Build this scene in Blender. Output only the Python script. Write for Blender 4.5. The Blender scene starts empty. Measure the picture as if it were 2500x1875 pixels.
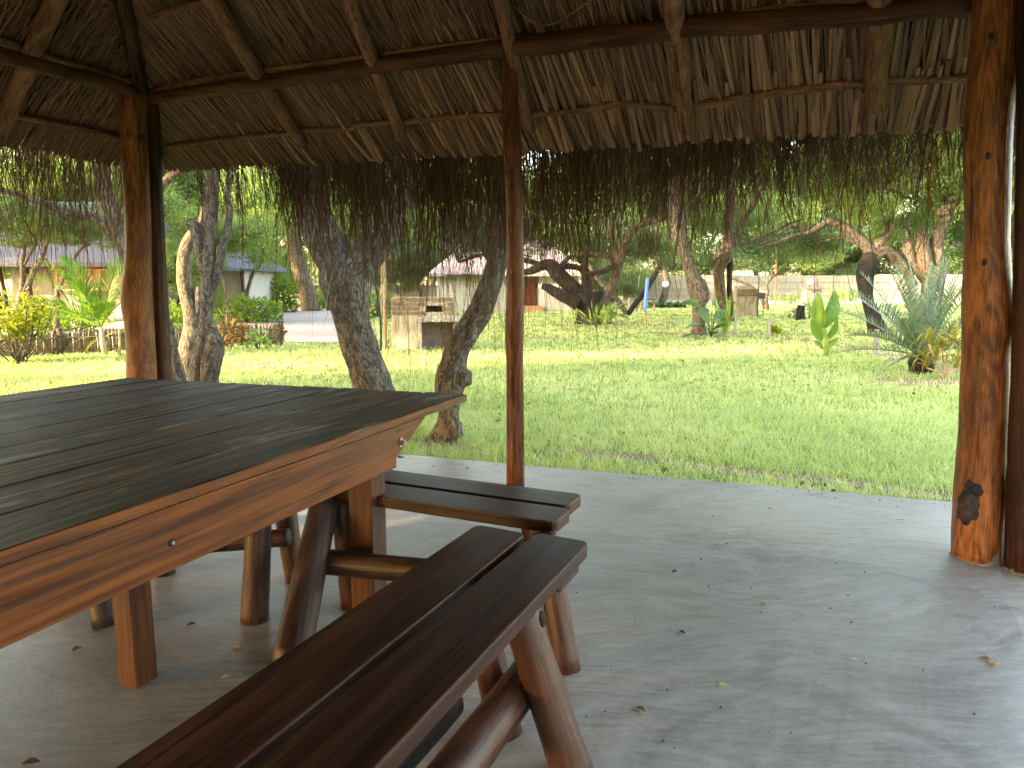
import bpy, math, random
import numpy as np
from mathutils import Vector, Matrix, Euler, noise as mnoise

random.seed(11)
rng = np.random.default_rng(5)
S = bpy.context.scene
COL = S.collection

# ------------------------------------------------------------------ camera
FPX, CX, CY, HZ, EYE = 1750.0, 1250.0, 937.5, 696.0, 1.3      # photo pixels (2500 x 1875), metres
TH = math.atan((CY - HZ) / FPX)
CT, ST = math.cos(TH), math.sin(TH)
cam = bpy.data.cameras.new('camera')
cam.sensor_width = 36.0
cam.lens = 36.0 * FPX / 2500.0
cam.clip_start, cam.clip_end = 0.05, 1500.0
cam_o = bpy.data.objects.new('camera', cam)
COL.objects.link(cam_o)
cam_o.location = (0, 0, EYE)
cam_o.rotation_euler = (math.pi / 2 - TH, 0, 0)
cam.dof.use_dof = True
cam.dof.focus_distance = 3.2
cam.dof.aperture_fstop = 8.0
S.camera = cam_o

# ------------------------------------------------------------------ sky, sun, exposure
SUN_EL, SUN_AZ = math.radians(14.5), math.atan2(-0.90, -0.44)    # azimuth of the sun, clockwise from +Y
W = bpy.data.worlds.new('World')
S.world = W
W.use_nodes = True
nt = W.node_tree
sky = nt.nodes.new('ShaderNodeTexSky')
sky.sky_type = 'NISHITA'
sky.sun_disc = False
sky.sun_elevation = SUN_EL
sky.sun_rotation = SUN_AZ
sky.dust_density = 1.6
bg = nt.nodes['Background']
bg.inputs['Strength'].default_value = 0.15
nt.links.new(sky.outputs[0], bg.inputs['Color'])
sl = bpy.data.lights.new('sun', 'SUN')
sl.energy = 2.0
sl.angle = math.radians(0.6)
sl.color = (1.0, 0.84, 0.62)
sun = bpy.data.objects.new('sun', sl)
COL.objects.link(sun)
sun.location = (-20, -10, 20)
to_sun = Vector((math.sin(SUN_AZ) * math.cos(SUN_EL), math.cos(SUN_AZ) * math.cos(SUN_EL), math.sin(SUN_EL)))
sun.rotation_euler = to_sun.to_track_quat('Z', 'Y').to_euler()
S.view_settings.view_transform = 'Standard'
S.view_settings.look = 'None'
S.view_settings.gamma = 1.0
S.view_settings.use_curve_mapping = False
S.view_settings.exposure = 4.05
S.view_settings.use_white_balance = True
S.view_settings.white_balance_temperature = 8400
S.view_settings.white_balance_tint = 16
S.cycles.max_bounces = 10
S.cycles.diffuse_bounces = 6
S.cycles.transmission_bounces = 6
S.cycles.transparent_max_bounces = 8
S.cycles.sample_clamp_indirect = 6.0

# ------------------------------------------------------------------ from photo pixels to places
def ray(x, y):
    a, b = (x - CX) / FPX, (y - CY) / FPX
    return np.array([a, CT - b * ST, -ST - b * CT])
def at(x, y, Y):
    d = ray(x, y)
    return np.array([0, 0, EYE]) + d * (Y / d[1])
def gnd(x, y, z=0.0):
    d = ray(x, y)
    return np.array([0, 0, EYE]) + d * ((z - EYE) / d[2])
GZ = -0.06                                                     # lawn level, the floor slab is 0

# ------------------------------------------------------------------ mesh building
class MB:
    def __init__(s):
        s.v, s.f, s.g, s.var, s.mi = [], [], [], [], []
    def face(s, idx, var=0.5, mi=0):
        s.f.append(idx); s.var.append(var); s.mi.append(mi)
    def box(s, c, size, rot=None, var=None, bev=0.0, long=2, mi=0):
        """box centred at c; rot = 3x3 columns; bev = chamfer; grain runs along axis `long`."""
        var = random.random() if var is None else var
        h = np.array(size) / 2
        R = np.eye(3) if rot is None else np.array(rot)
        off = np.array([random.random() * 9, random.random() * 9, random.random() * 9])
        pts, faces = [], []
        if bev <= 0:
            for x in (-1, 1):
                for y in (-1, 1):
                    for z in (-1, 1): pts.append((x * h[0], y * h[1], z * h[2]))
            faces = [(0, 1, 3, 2), (4, 6, 7, 5), (0, 4, 5, 1), (2, 3, 7, 6), (0, 2, 6, 4), (1, 5, 7, 3)]
        else:
            b = min(bev, h.min() * 0.9)
            idx = {}
            for x in (-1, 1):
                for y in (-1, 1):
                    for z in (-1, 1):
                        for a in range(3):
                            p = np.array([x, y, z]) * (h - b); p[a] = (x, y, z)[a] * h[a]
                            idx[(x, y, z, a)] = len(pts); pts.append(p)
            for a in range(3):
                o1, o2 = (a + 1) % 3, (a + 2) % 3
                for sg in (-1, 1):
                    q = []
                    for s1, s2 in ((-1, -1), (1, -1), (1, 1), (-1, 1)):
                        k = [0, 0, 0]; k[a] = sg; k[o1] = s1; k[o2] = s2
                        q.append(idx[(k[0], k[1], k[2], a)])
                    faces.append(tuple(q) if sg > 0 else tuple(q[::-1]))
            for a in range(3):
                o1, o2 = (a + 1) % 3, (a + 2) % 3
                for s1 in (-1, 1):
                    for s2 in (-1, 1):
                        q = []
                        for sa in (-1, 1):
                            k = [0, 0, 0]; k[a] = sa; k[o1] = s1; k[o2] = s2
                            q.append((idx[(k[0], k[1], k[2], o1)], idx[(k[0], k[1], k[2], o2)]))
                        r = (q[0][0], q[1][0], q[1][1], q[0][1])
                        faces.append(r if s1 * s2 < 0 else r[::-1])
            for x in (-1, 1):
                for y in (-1, 1):
                    for z in (-1, 1):
                        t = tuple(idx[(x, y, z, a)] for a in range(3))
                        faces.append(t if x * y * z > 0 else t[::-1])
        n0 = len(s.v)
        perm = {0: (1, 2, 0), 1: (2, 0, 1), 2: (0, 1, 2)}[long]
        for p in pts:
            p = np.array(p)
            s.v.append(R @ p + np.array(c))
            s.g.append(p[list(perm)] + off)
        for f in faces: s.face(tuple(i + n0 for i in f), var, mi)
    def tube(s, pts, rad, seg=12, lump=0.0, lf=3.0, var=None, cap=True, flat=1.0, mi=0):
        """tapering limb along pts; lump = relative radius noise."""
        var = random.random() if var is None else var
        pts = [np.array(p, float) for p in pts]
        n = len(pts)
        off = np.array([random.random() * 50, random.random() * 50, random.random() * 50])
        t0 = pts[1] - pts[0]; t0 /= np.linalg.norm(t0)
        ref = np.array([0, 0, 1.0]) if abs(t0[2]) < 0.8 else np.array([0.3, 1.0, 0]); 
        u = np.cross(ref, t0); u /= np.linalg.norm(u)
        L = 0.0; n0 = len(s.v)
        for i, p in enumerate(pts):
            t = pts[min(i + 1, n - 1)] - pts[max(i - 1, 0)]; t /= (np.linalg.norm(t) + 1e-9)
            u = u - t * np.dot(u, t); u /= np.linalg.norm(u); w = np.cross(t, u)
            if i: L += np.linalg.norm(p - pts[i - 1])
            for k in range(seg):
                a = 2 * math.pi * k / seg
                ca, sa = math.cos(a), math.sin(a)
                r = rad[i]
                if lump:
                    q = Vector((ca * 0.9 + off[0], sa * 0.9 + off[1], L * lf + off[2]))
                    r *= 1 + lump * (mnoise.noise(q) + 0.5 * mnoise.noise(q * 2.3))
                s.v.append(p + u * ca * r + w * sa * r * flat)
                s.g.append(np.array([ca * rad[i], sa * rad[i], L]) + off)
        for i in range(n - 1):
            for k in range(seg):
                a, b = n0 + i * seg + k, n0 + i * seg + (k + 1) % seg
                s.face((a, b, b + seg, a + seg), var, mi)
        if cap:
            s.face(tuple(n0 + k for k in range(seg))[::-1], var, mi)
            s.face(tuple(n0 + (n - 1) * seg + k for k in range(seg)), var, mi)
    def prism(s, poly, z0, z1, var=0.5, mi=0):
        n0 = len(s.v); n = len(poly)
        for z in (z0, z1):
            for p in poly: s.v.append(np.array([p[0], p[1], z])); s.g.append(np.array([p[0], p[1], z]))
        s.face(tuple(range(n0, n0 + n))[::-1], var, mi); s.face(tuple(range(n0 + n, n0 + 2 * n)), var, mi)
        for k in range(n):
            s.face((n0 + k, n0 + (k + 1) % n, n0 + n + (k + 1) % n, n0 + n + k), var, mi)
    def poly(s, pts, var=0.5, mi=0):
        n0 = len(s.v)
        for p in pts: s.v.append(np.array(p, float)); s.g.append(np.array(p, float))
        s.face(tuple(range(n0, n0 + len(pts))), var, mi)
    def solid(s, quad, thick, var=0.5, mi=0):
        """a polygon given a thickness along its normal (upwards)."""
        q = [np.array(p, float) for p in quad]
        nn = np.cross(q[1] - q[0], q[2] - q[0]); nn /= np.linalg.norm(nn)
        if nn[2] < 0: q = q[::-1]; nn = -nn
        n0 = len(s.v); n = len(q)
        for o in (0, thick):
            for p in q: s.v.append(p + nn * o); s.g.append(p + nn * o)
        s.face(tuple(range(n0, n0 + n))[::-1], var, mi); s.face(tuple(range(n0 + n, n0 + 2 * n)), var, mi)
        for k in range(n): s.face((n0 + k, n0 + (k + 1) % n, n0 + n + (k + 1) % n, n0 + n + k), var, mi)

def to_mesh(name, V, F, G=None, var=None, smooth=False, base=(0, 0, 0), mi=None):
    me = bpy.data.meshes.new(name)
    V = np.asarray(V, float) - np.asarray(base, float)
    if isinstance(F, np.ndarray):
        me.vertices.add(len(V)); me.vertices.foreach_set('co', V.ravel())
        k = F.shape[1]
        me.loops.add(F.size); me.loops.foreach_set('vertex_index', F.ravel().astype(np.int32))
        me.polygons.add(len(F)); me.polygons.foreach_set('loop_start', np.arange(0, F.size, k, dtype=np.int32))
        me.update(calc_edges=True)
    else:
        me.from_pydata([tuple(v) for v in V], [], F); me.update()
    if G is not None and len(G):
        a = me.attributes.new('grain', 'FLOAT_VECTOR', 'POINT'); a.data.foreach_set('vector', np.asarray(G, np.float32).ravel())
    if var is not None and len(var):
        a = me.attributes.new('var', 'FLOAT', 'FACE'); a.data.foreach_set('value', np.asarray(var, np.float32))
    if mi is not None and any(mi): me.polygons.foreach_set('material_index', np.asarray(mi, np.int32))
    if smooth: me.polygons.foreach_set('use_smooth', [True] * len(me.polygons))
    return me

def tag(o, label=None, cat=None, group=None, kind=None):
    if label: o['label'] = label
    if cat: o['category'] = cat
    if group: o['group'] = group
    if kind: o['kind'] = kind
    return o
BASE = {}
def thing(name, label, cat, loc=(0, 0, 0), group=None):
    o = bpy.data.objects.new(name, None); COL.objects.link(o)
    o.empty_display_size = 0.1
    o.location = Vector(loc); BASE[o.name] = tuple(loc)
    return tag(o, label, cat, group)
def root_of(o):
    while o.parent: o = o.parent
    return o
def link(name, me, mats, parent=None, loc=(0, 0, 0)):
    o = bpy.data.objects.new(name, me); COL.objects.link(o)
    if not me.materials:
        for m in (mats if isinstance(mats, (list, tuple)) else [mats]): me.materials.append(m)
    o.location = Vector(loc)
    if parent: o.parent = parent
    else: BASE[o.name] = tuple(loc)
    return o
def obj(name, mb, mats, parent=None, smooth=False, loc=(0, 0, 0)):
    """mesh in world coordinates -> object; children keep the place relative to their thing's base."""
    base = BASE.get(root_of(parent).name, (0, 0, 0)) if parent else loc
    me = to_mesh(name, mb.v, mb.f, mb.g, mb.var, smooth, base, mb.mi)
    return link(name, me, mats, parent, (0, 0, 0) if parent else loc)

def crom(pts, n):
    """Catmull-Rom through rows of pts (any columns), n samples."""
    P = np.array(pts, float)
    if len(P) == 2:
        return np.array([P[0] + (P[1] - P[0]) * t for t in np.linspace(0, 1, n)])
    P = np.vstack([2 * P[0] - P[1], P, 2 * P[-1] - P[-2]])
    out = []
    m = len(P) - 3
    for t in np.linspace(0, m - 1e-6, n):
        i = int(t); f = t - i
        a, b, c, d = P[i:i + 4]
        out.append(0.5 * ((2 * b) + (c - a) * f + (2 * a - 5 * b + 4 * c - d) * f * f + (3 * b - a - 3 * c + d) * f ** 3))
    return np.array(out)

# ------------------------------------------------------------------ materials
def nodes(name):
    m = bpy.data.materials.new(name); m.use_nodes = True
    t = m.node_tree
    b = t.nodes['Principled BSDF']
    return m, t, b
def N(t, typ, **kw):
    n = t.nodes.new(typ)
    for k, v in kw.items():
        if k in n.inputs.keys() if isinstance(k, str) else False: n.inputs[k].default_value = v
        else: setattr(n, k, v)
    return n
def ramp(t, fac, stops):
    r = t.nodes.new('ShaderNodeValToRGB')
    e = r.color_ramp.elements
    while len(e) < len(stops): e.new(0.5)
    for q, (p, c) in zip(e, stops): q.position = p; q.color = (*c, 1)
    t.links.new(fac, r.inputs['Fac']); return r.outputs['Color']
def tex(t, vec, scale, detail=4, rough=0.55, dist=0.0, kind='noise'):
    if kind == 'noise':
        n = t.nodes.new('ShaderNodeTexNoise')
        n.inputs['Scale'].default_value = scale; n.inputs['Detail'].default_value = detail
        n.inputs['Roughness'].default_value = rough; n.inputs['Distortion'].default_value = dist
        t.links.new(vec, n.inputs['Vector']); return n.outputs['Fac']
    n = t.nodes.new('ShaderNodeTexVoronoi')
    n.feature = kind; n.inputs['Scale'].default_value = scale
    t.links.new(vec, n.inputs['Vector']); return n.outputs['Distance']
def mapped(t, src, scale=(1, 1, 1), rot=(0, 0, 0)):
    m = t.nodes.new('ShaderNodeMapping')
    m.inputs['Scale'].default_value = scale; m.inputs['Rotation'].default_value = rot
    t.links.new(src, m.inputs['Vector']); return m.outputs[0]
def attr(t, name, out='Vector'):
    a = t.nodes.new('ShaderNodeAttribute'); a.attribute_name = name; return a.outputs[out]
def mixc(t, fac, a, b, mode='MIX'):
    m = t.nodes.new('ShaderNodeMix'); m.data_type = 'RGBA'; m.blend_type = mode
    for sock, v in ((m.inputs[0], fac), (m.inputs[6], a), (m.inputs[7], b)):
        if isinstance(v, (int, float)): sock.default_value = v
        elif isinstance(v, tuple): sock.default_value = (*v, 1)
        else: t.links.new(v, sock)
    return m.outputs[2]
def math_(t, op, a, b=None):
    m = t.nodes.new('ShaderNodeMath'); m.operation = op
    for i, v in enumerate((a, b)):
        if v is None: continue
        if isinstance(v, (int, float)): m.inputs[i].default_value = v
        else: t.links.new(v, m.inputs[i])
    return m.outputs[0]
def bump(t, b, h, strength=0.4, dist=0.02):
    n = t.nodes.new('ShaderNodeBump'); n.inputs['Strength'].default_value = strength; n.inputs['Distance'].default_value = dist
    t.links.new(h, n.inputs['Height']); t.links.new(n.outputs[0], b.inputs['Normal'])
def objco(t): return t.nodes.new('ShaderNodeTexCoord').outputs['Object']
def worldpos(t): return t.nodes.new('ShaderNodeNewGeometry').outputs['Position']

def wood(name, cols, fine=90, along=0.05, rough=0.4, bmp=0.3, rv=0.15, coarse=9, spec=0.28, split=0.0):
    """cols: dark, mid, light; grain runs along z of the `grain` attribute."""
    m, t, b = nodes(name)
    g = attr(t, 'grain')
    f = tex(t, mapped(t, g, (1, 1, along)), fine, 5, 0.6, 0.4)
    c = tex(t, mapped(t, g, (1, 1, along * 2.2)), coarse, 4, 0.55, 1.2)
    hair = tex(t, mapped(t, g, (1, 1, along * 0.5)), fine * 3.2, 3, 0.6)
    fig = tex(t, mapped(t, g, (1, 1, along * 1.6)), coarse * 0.55, 2, 0.5, 0.8)
    ring = math_(t, 'SINE', math_(t, 'MULTIPLY', fig, 85.0))
    s = math_(t, 'ADD', math_(t, 'MULTIPLY', f, 0.34), math_(t, 'MULTIPLY', c, 0.36))
    s = math_(t, 'ADD', s, math_(t, 'ADD', math_(t, 'MULTIPLY', hair, 0.30), math_(t, 'MULTIPLY', ring, 0.035)))
    col = ramp(t, s, [(0.41, cols[0]), (0.5, cols[1]), (0.60, cols[2])])
    v = attr(t, 'var', 'Fac')
    col = mixc(t, math_(t, 'MULTIPLY', v, 0.35), col, cols[0])
    if split:
        sp = tex(t, mapped(t, g, (1, 1, 0.045)), 26, 3, 0.5, 0.3)
        k_ = math_(t, 'MULTIPLY', math_(t, 'GREATER_THAN', sp, 0.655), split)
        col = mixc(t, k_, col, tuple(q * 0.25 for q in cols[0])); s = math_(t, 'SUBTRACT', s, math_(t, 'MULTIPLY', k_, 0.5))
        st_ = tex(t, mapped(t, g, (1, 1, 0.6)), 5.0, 6, 0.7, 1.0)
        col = mixc(t, math_(t, 'MULTIPLY', math_(t, 'MAXIMUM', math_(t, 'SUBTRACT', st_, 0.5), 0.0), 3.0), col, cols[0])
        rdg = tex(t, mapped(t, g, (1, 1, 2.2)), 9.0, 3, 0.5)
        s = math_(t, 'ADD', s, math_(t, 'MULTIPLY', rdg, 0.9))
    t.links.new(col, b.inputs['Base Color'])
    r = math_(t, 'ADD', math_(t, 'MULTIPLY', c, rv * 2), rough - rv)
    t.links.new(r, b.inputs['Roughness'])
    b.inputs['Specular IOR Level'].default_value = spec
    bump(t, b, s, bmp, 0.01)
    return m
def plain(name, col, rough=0.6, metal=0.0, var=0.25, scale=8, bmp=0.15):
    m, t, b = nodes(name)
    p = objco(t)
    n = tex(t, p, scale, 6, 0.6)
    d = tuple(c * (1 - var) for c in col); l = tuple(min(1, c * (1 + var)) for c in col)
    t.links.new(ramp(t, n, [(0.3, d), (0.7, l)]), b.inputs['Base Color'])
    b.inputs['Roughness'].default_value = rough; b.inputs['Metallic'].default_value = metal
    bump(t, b, tex(t, p, scale * 9, 4), bmp, 0.01)
    return m
def bark(name, dark, mid, light, scale=7.0, strength=0.9):
    m, t, b = nodes(name)
    g = attr(t, 'grain')
    gm = mapped(t, g, (1, 1, 0.42))
    wq = t.nodes.new('ShaderNodeTexNoise'); wq.inputs['Scale'].default_value = scale * 1.6; wq.inputs['Detail'].default_value = 5; t.links.new(gm, wq.inputs['Vector'])
    wv = t.nodes.new('ShaderNodeVectorMath'); wv.operation = 'MULTIPLY_ADD'; t.links.new(wq.outputs['Color'], wv.inputs[0]); wv.inputs[1].default_value = (0.16, 0.16, 0.16); t.links.new(gm, wv.inputs[2])
    v = tex(t, wv.outputs[0], scale * 3.6, kind='DISTANCE_TO_EDGE')
    n1 = tex(t, gm, scale * 2.5, 6, 0.65, 0.8)
    n2 = tex(t, g, scale * 0.35, 3)
    cr = math_(t, 'SMOOTH_MIN', math_(t, 'MULTIPLY', v, 3.0), 0.6)
    h = math_(t, 'ADD', math_(t, 'MULTIPLY', cr, 0.5), math_(t, 'MULTIPLY', n1, 0.6))
    col = ramp(t, n1, [(0.36, dark), (0.5, mid), (0.66, light)])
    col = mixc(t, math_(t, 'MULTIPLY', n2, 0.6), col, mixc(t, 0.5, mid, light))
    ck = math_(t, 'MINIMUM', math_(t, 'MULTIPLY', math_(t, 'ADD', v, math_(t, 'MULTIPLY', math_(t, 'SUBTRACT', n1, 0.5), 1.1)), 6.0), 1.0)
    col = mixc(t, math_(t, 'MAXIMUM', ck, 0.25), tuple(c * 0.6 for c in dark), col)
    t.links.new(col, b.inputs['Base Color'])
    b.inputs['Roughness'].default_value = 0.9
    bump(t, b, h, strength, 0.05)
    return m
def leafmat(name, cols, trans=0.45, rough=0.55, yellow=None):
    """cols: from the dark to the light leaves, picked by the per-leaf value."""
    m, t, b = nodes(name)
    v = attr(t, 'var', 'Fac')
    k = len(cols) - 1
    oi = t.nodes.new('ShaderNodeObjectInfo')
    vv = math_(t, 'ADD', math_(t, 'MULTIPLY', v, 0.8), math_(t, 'MULTIPLY', oi.outputs['Random'], 0.2))
    col = ramp(t, vv, [(i / k, c) for i, c in enumerate(cols)])
    t.links.new(col, b.inputs['Base Color']); b.inputs['Roughness'].default_value = rough
    b.inputs['Specular IOR Level'].default_value = 0.35
    tr = t.nodes.new('ShaderNodeBsdfTranslucent')
    t.links.new(mixc(t, 1.0, col, (1.25, 1.25, 0.55), 'MULTIPLY'), tr.inputs['Color'])
    mx = t.nodes.new('ShaderNodeMixShader'); mx.inputs[0].default_value = trans
    t.links.new(b.outputs[0], mx.inputs[1]); t.links.new(tr.outputs[0], mx.inputs[2])
    t.links.new(mx.outputs[0], t.nodes['Material Output'].inputs['Surface'])
    return m

M = {}
M['amber'] = wood('amber_wood', [(0.06098, 0.01855, 0.006699), (0.1775, 0.0538, 0.01507), (0.3216, 0.1067, 0.03014)], fine=60, along=0.12, rough=0.46, bmp=0.7, coarse=7, split=0.8, spec=0.3)
M['redpost'] = wood('red_brown_wood', [(0.03182, 0.01036, 0.005757), (0.1082, 0.03167, 0.01382), (0.1782, 0.05757, 0.0259)], fine=60, along=0.1, rough=0.32, bmp=0.4, coarse=8, split=0.8, spec=0.16)
M['darkpost'] = wood('dark_post_wood', [(0.01823, 0.008246, 0.00589), (0.04883, 0.01767, 0.0106), (0.09765, 0.03534, 0.01885)], fine=60, along=0.08, rough=0.4, bmp=0.4, split=0.8, spec=0.16)
M['beam'] = wood('beam_wood', [(0.03364, 0.01051, 0.005842), (0.08223, 0.02629, 0.01285), (0.1346, 0.04791, 0.02453)], fine=50, along=0.08, rough=0.5, bmp=0.4, split=0.8, spec=0.16)
M['rafter'] = wood('rafter_wood', [(0.0974, 0.043, 0.02788), (0.1948, 0.09061, 0.06038), (0.2866, 0.1382, 0.09681)], fine=60, along=0.15, rough=0.7, bmp=0.5, split=0.8, spec=0.12)
M['tabletop'] = wood('weathered_top_wood', [(0.01225, 0.006344, 0.002785), (0.04163, 0.02062, 0.008352), (0.1592, 0.08327, 0.03481)], fine=55, along=0.035, rough=0.45, bmp=0.7, rv=0.2, coarse=6, spec=0.14)
def worn(m, pale, k=0.7):
    t = m.node_tree; b = t.nodes['Principled BSDF']; g = attr(t, 'grain')
    old = b.inputs['Base Color'].links[0].from_socket
    n = tex(t, mapped(t, g, (1, 1, 0.16)), 9, 7, 0.7, 1.4); n2 = tex(t, mapped(t, worldpos(t), (1, 1, 1)), 2.2, 3, 0.6)
    f = math_(t, 'MINIMUM', math_(t, 'MAXIMUM', math_(t, 'MULTIPLY', math_(t, 'SUBTRACT', math_(t, 'ADD', math_(t, 'MULTIPLY', n, 0.75), math_(t, 'MULTIPLY', n2, 0.25)), 0.53), 9.0), 0.0), k)
    col = mixc(t, f, old, pale)
    kn = tex(t, mapped(t, g, (1, 1, 0.33)), 4.2, kind='F1')
    col = mixc(t, math_(t, 'MULTIPLY', math_(t, 'LESS_THAN', kn, 0.085), 0.85), col, (0.006, 0.004, 0.003))
    t.links.new(col, b.inputs['Base Color'])
    r_old = b.inputs['Roughness'].links[0].from_socket
    t.links.new(math_(t, 'ADD', r_old, math_(t, 'MULTIPLY', n2, 0.12)), b.inputs['Roughness'])
    return m
worn(M['tabletop'], (0.25, 0.20, 0.135), 0.85)
M['apron'] = wood('orange_apron_wood', [(0.0377, 0.00834, 0.001629), (0.09815, 0.02446, 0.004267), (0.1571, 0.04447, 0.008534)], fine=34, along=0.04, rough=0.42, bmp=0.2, coarse=6)
M['tleg'] = wood('table_leg_wood', [(0.02684, 0.007325, 0.002775), (0.06263, 0.0183, 0.006244), (0.09394, 0.03003, 0.01041)], fine=70, along=0.04, rough=0.42, bmp=0.2)
M['bench'] = wood('bench_wood', [(0.01284, 0.004714, 0.002545), (0.03636, 0.011, 0.005092), (0.08026, 0.02671, 0.01082)], fine=60, along=0.035, rough=0.36, bmp=0.25, rv=0.12, spec=0.2)
M['benchleg'] = wood('bench_leg_wood', [(0.02083, 0.007068, 0.004241), (0.05468, 0.01885, 0.009896), (0.09376, 0.03675, 0.01979)], fine=45, along=0.08, rough=0.45, bmp=0.35, split=0.8)
M['benchlegdark'] = wood('dark_bench_leg_wood', [(0.01302, 0.006479, 0.004712), (0.0358, 0.01708, 0.01178), (0.07161, 0.03828, 0.02827)], fine=45, along=0.08, rough=0.5, bmp=0.35, split=0.8)
M['bolt'] = plain('bolt_steel', (0.35, 0.31, 0.26), 0.4, 0.9)
M['black'] = plain('black_hole', (0.012, 0.010, 0.009), 0.9)
M['wire'] = plain('binding_wire', (0.03, 0.024, 0.02), 0.6)
M['bark'] = bark('grey_brown_bark', (0.03479, 0.02664, 0.0197), (0.1012, 0.0793, 0.05846), (0.1899, 0.1586, 0.1231))
M['barkpale'] = bark('pale_bark', (0.05464, 0.03794, 0.02329), (0.1366, 0.09697, 0.05913), (0.2095, 0.1602, 0.1003), 6, 0.6)
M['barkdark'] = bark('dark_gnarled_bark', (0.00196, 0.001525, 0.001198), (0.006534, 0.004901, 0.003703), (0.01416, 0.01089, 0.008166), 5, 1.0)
M['barkorange'] = bark('orange_grey_bark', (0.03188, 0.02148, 0.01386), (0.0861, 0.06237, 0.04158), (0.1339, 0.1074, 0.07623), 5, 0.8)
M['leaf_mid'] = leafmat('mid_green_leaves', [(0.03811, 0.07523, 0.03044), (0.081, 0.1454, 0.04844), (0.1525, 0.2356, 0.07612), (0.2572, 0.331, 0.1246)])
M['leaf_light'] = leafmat('light_green_leaves', [(0.06669, 0.1204, 0.04152), (0.1286, 0.2156, 0.06921), (0.2191, 0.321, 0.1107), (0.343, 0.4112, 0.1661)], 0.5)
M['leaf_dark'] = leafmat('dark_green_leaves', [(0.03068, 0.05767, 0.03501), (0.06026, 0.1096, 0.05413), (0.1041, 0.1731, 0.07959), (0.1643, 0.2307, 0.1114)], 0.4)
M['leaf_yellow'] = leafmat('yellow_croton_leaves', [(0.09932, 0.1496, 0.02052), (0.2085, 0.2544, 0.02565), (0.3079, 0.3367, 0.0342), (0.1489, 0.2244, 0.0513)], 0.4)
M['leaf_gold'] = leafmat('golden_strap_leaves', [(0.1996, 0.156, 0.027), (0.2756, 0.252, 0.045), (0.3089, 0.312, 0.09)], 0.4)
M['leaf_palm'] = leafmat('palm_fronds', [(0.05, 0.14, 0.02), (0.1, 0.23, 0.03), (0.18, 0.31, 0.05)], 0.4, 0.4)
M['leaf_cycad'] = leafmat('blue_green_cycad_fronds', [(0.045, 0.085, 0.045), (0.10, 0.16, 0.095), (0.19, 0.27, 0.175)], 0.08, 0.38)
M['leaf_banana'] = leafmat('banana_leaves', [(0.0756, 0.174, 0.036), (0.1296, 0.24, 0.042), (0.1782, 0.276, 0.054)], 0.5, 0.4)
M['leaf_orange'] = leafmat('orange_red_leaves', [(0.0918, 0.03168, 0.0108), (0.153, 0.0792, 0.0216), (0.1071, 0.1188, 0.0288)], 0.4)
M['leaf_strap'] = leafmat('green_strap_leaves', [(0.09, 0.19, 0.04), (0.18, 0.30, 0.06), (0.28, 0.38, 0.10)], 0.3)
M['leaf_blue'] = leafmat('bluish_leaves', [(0.05, 0.12, 0.075), (0.09, 0.19, 0.12), (0.15, 0.26, 0.17)], 0.25)
M['hedge'] = leafmat('hedge_leaves', [(0.07065, 0.1487, 0.02444), (0.1413, 0.255, 0.04276), (0.2422, 0.3506, 0.07331)], 0.45)
M['plaster'] = plain('cream_plaster', (0.2121, 0.1986, 0.1847), 0.85, var=0.1, scale=2)
M['plasterw'] = plain('white_plaster', (0.4162, 0.4005, 0.3538), 0.85, var=0.06, scale=2)
M['roofgrey'] = plain('grey_thatch', (0.08516, 0.09019, 0.1049), 0.95, var=0.35, scale=30, bmp=0.6)
M['roofpink'] = plain('pinkish_thatch', (0.27, 0.2376, 0.2376), 0.95, var=0.25, scale=20, bmp=0.6)
M['door'] = plain('orange_red_door', (0.50, 0.13, 0.06), 0.6)
M['stepred'] = plain('terracotta_step', (0.45, 0.20, 0.12), 0.8)
M['brownpost'] = plain('brown_porch_wood', (0.075, 0.028, 0.02), 0.6)
M['blind'] = plain('reed_blind', (0.30, 0.19, 0.11), 0.8, scale=20)
M['blue'] = plain('blue_paint', (0.05, 0.19, 0.62), 0.5, var=0.12)
M['stakewhite'] = plain('weathered_white_wood', (0.22, 0.2, 0.18), 0.85, scale=25)
M['stakebrown'] = plain('brown_stake_wood', (0.28, 0.19, 0.12), 0.85, scale=25)
M['rust'] = plain('rust_red_metal', (0.26, 0.09, 0.05), 0.75)
M['dkmetal'] = plain('dark_metal', (0.045, 0.05, 0.05), 0.6, 0.3)
M['globe'] = plain('white_globe', (0.82, 0.82, 0.80), 0.3, var=0.02)
M['hose'] = plain('green_hose', (0.011, 0.077, 0.0495), 0.4)
M['mortar'] = plain('mortar', (0.252, 0.228, 0.18), 0.95, scale=20)
M['concrete_rough'] = plain('rough_concrete', (0.294, 0.28, 0.252), 0.95, var=0.5, scale=22, bmp=0.9)
M['collar'] = plain('cement_splash', (0.12, 0.11, 0.095), 0.95, var=0.4, scale=40)
M['greyblock'] = plain('grey_block', (0.15, 0.153, 0.144), 0.95, var=0.5, scale=7)
M['soot'] = plain('sooty_brick', (0.234, 0.1755, 0.1495), 0.95, var=0.35, scale=6)
M['palmtrunk'] = plain('palm_stem', (0.34, 0.26, 0.15), 0.8, scale=16)
M['reedfence'] = plain('cream_reed', (0.315, 0.2769, 0.2101), 0.9, var=0.2, scale=5)
M['stickwood'] = wood('fence_sticks', [(0.07681, 0.04702, 0.02482), (0.2085, 0.1306, 0.06949), (0.3621, 0.2508, 0.1489)], fine=30, along=0.2, rough=0.85, bmp=0.3)
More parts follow.
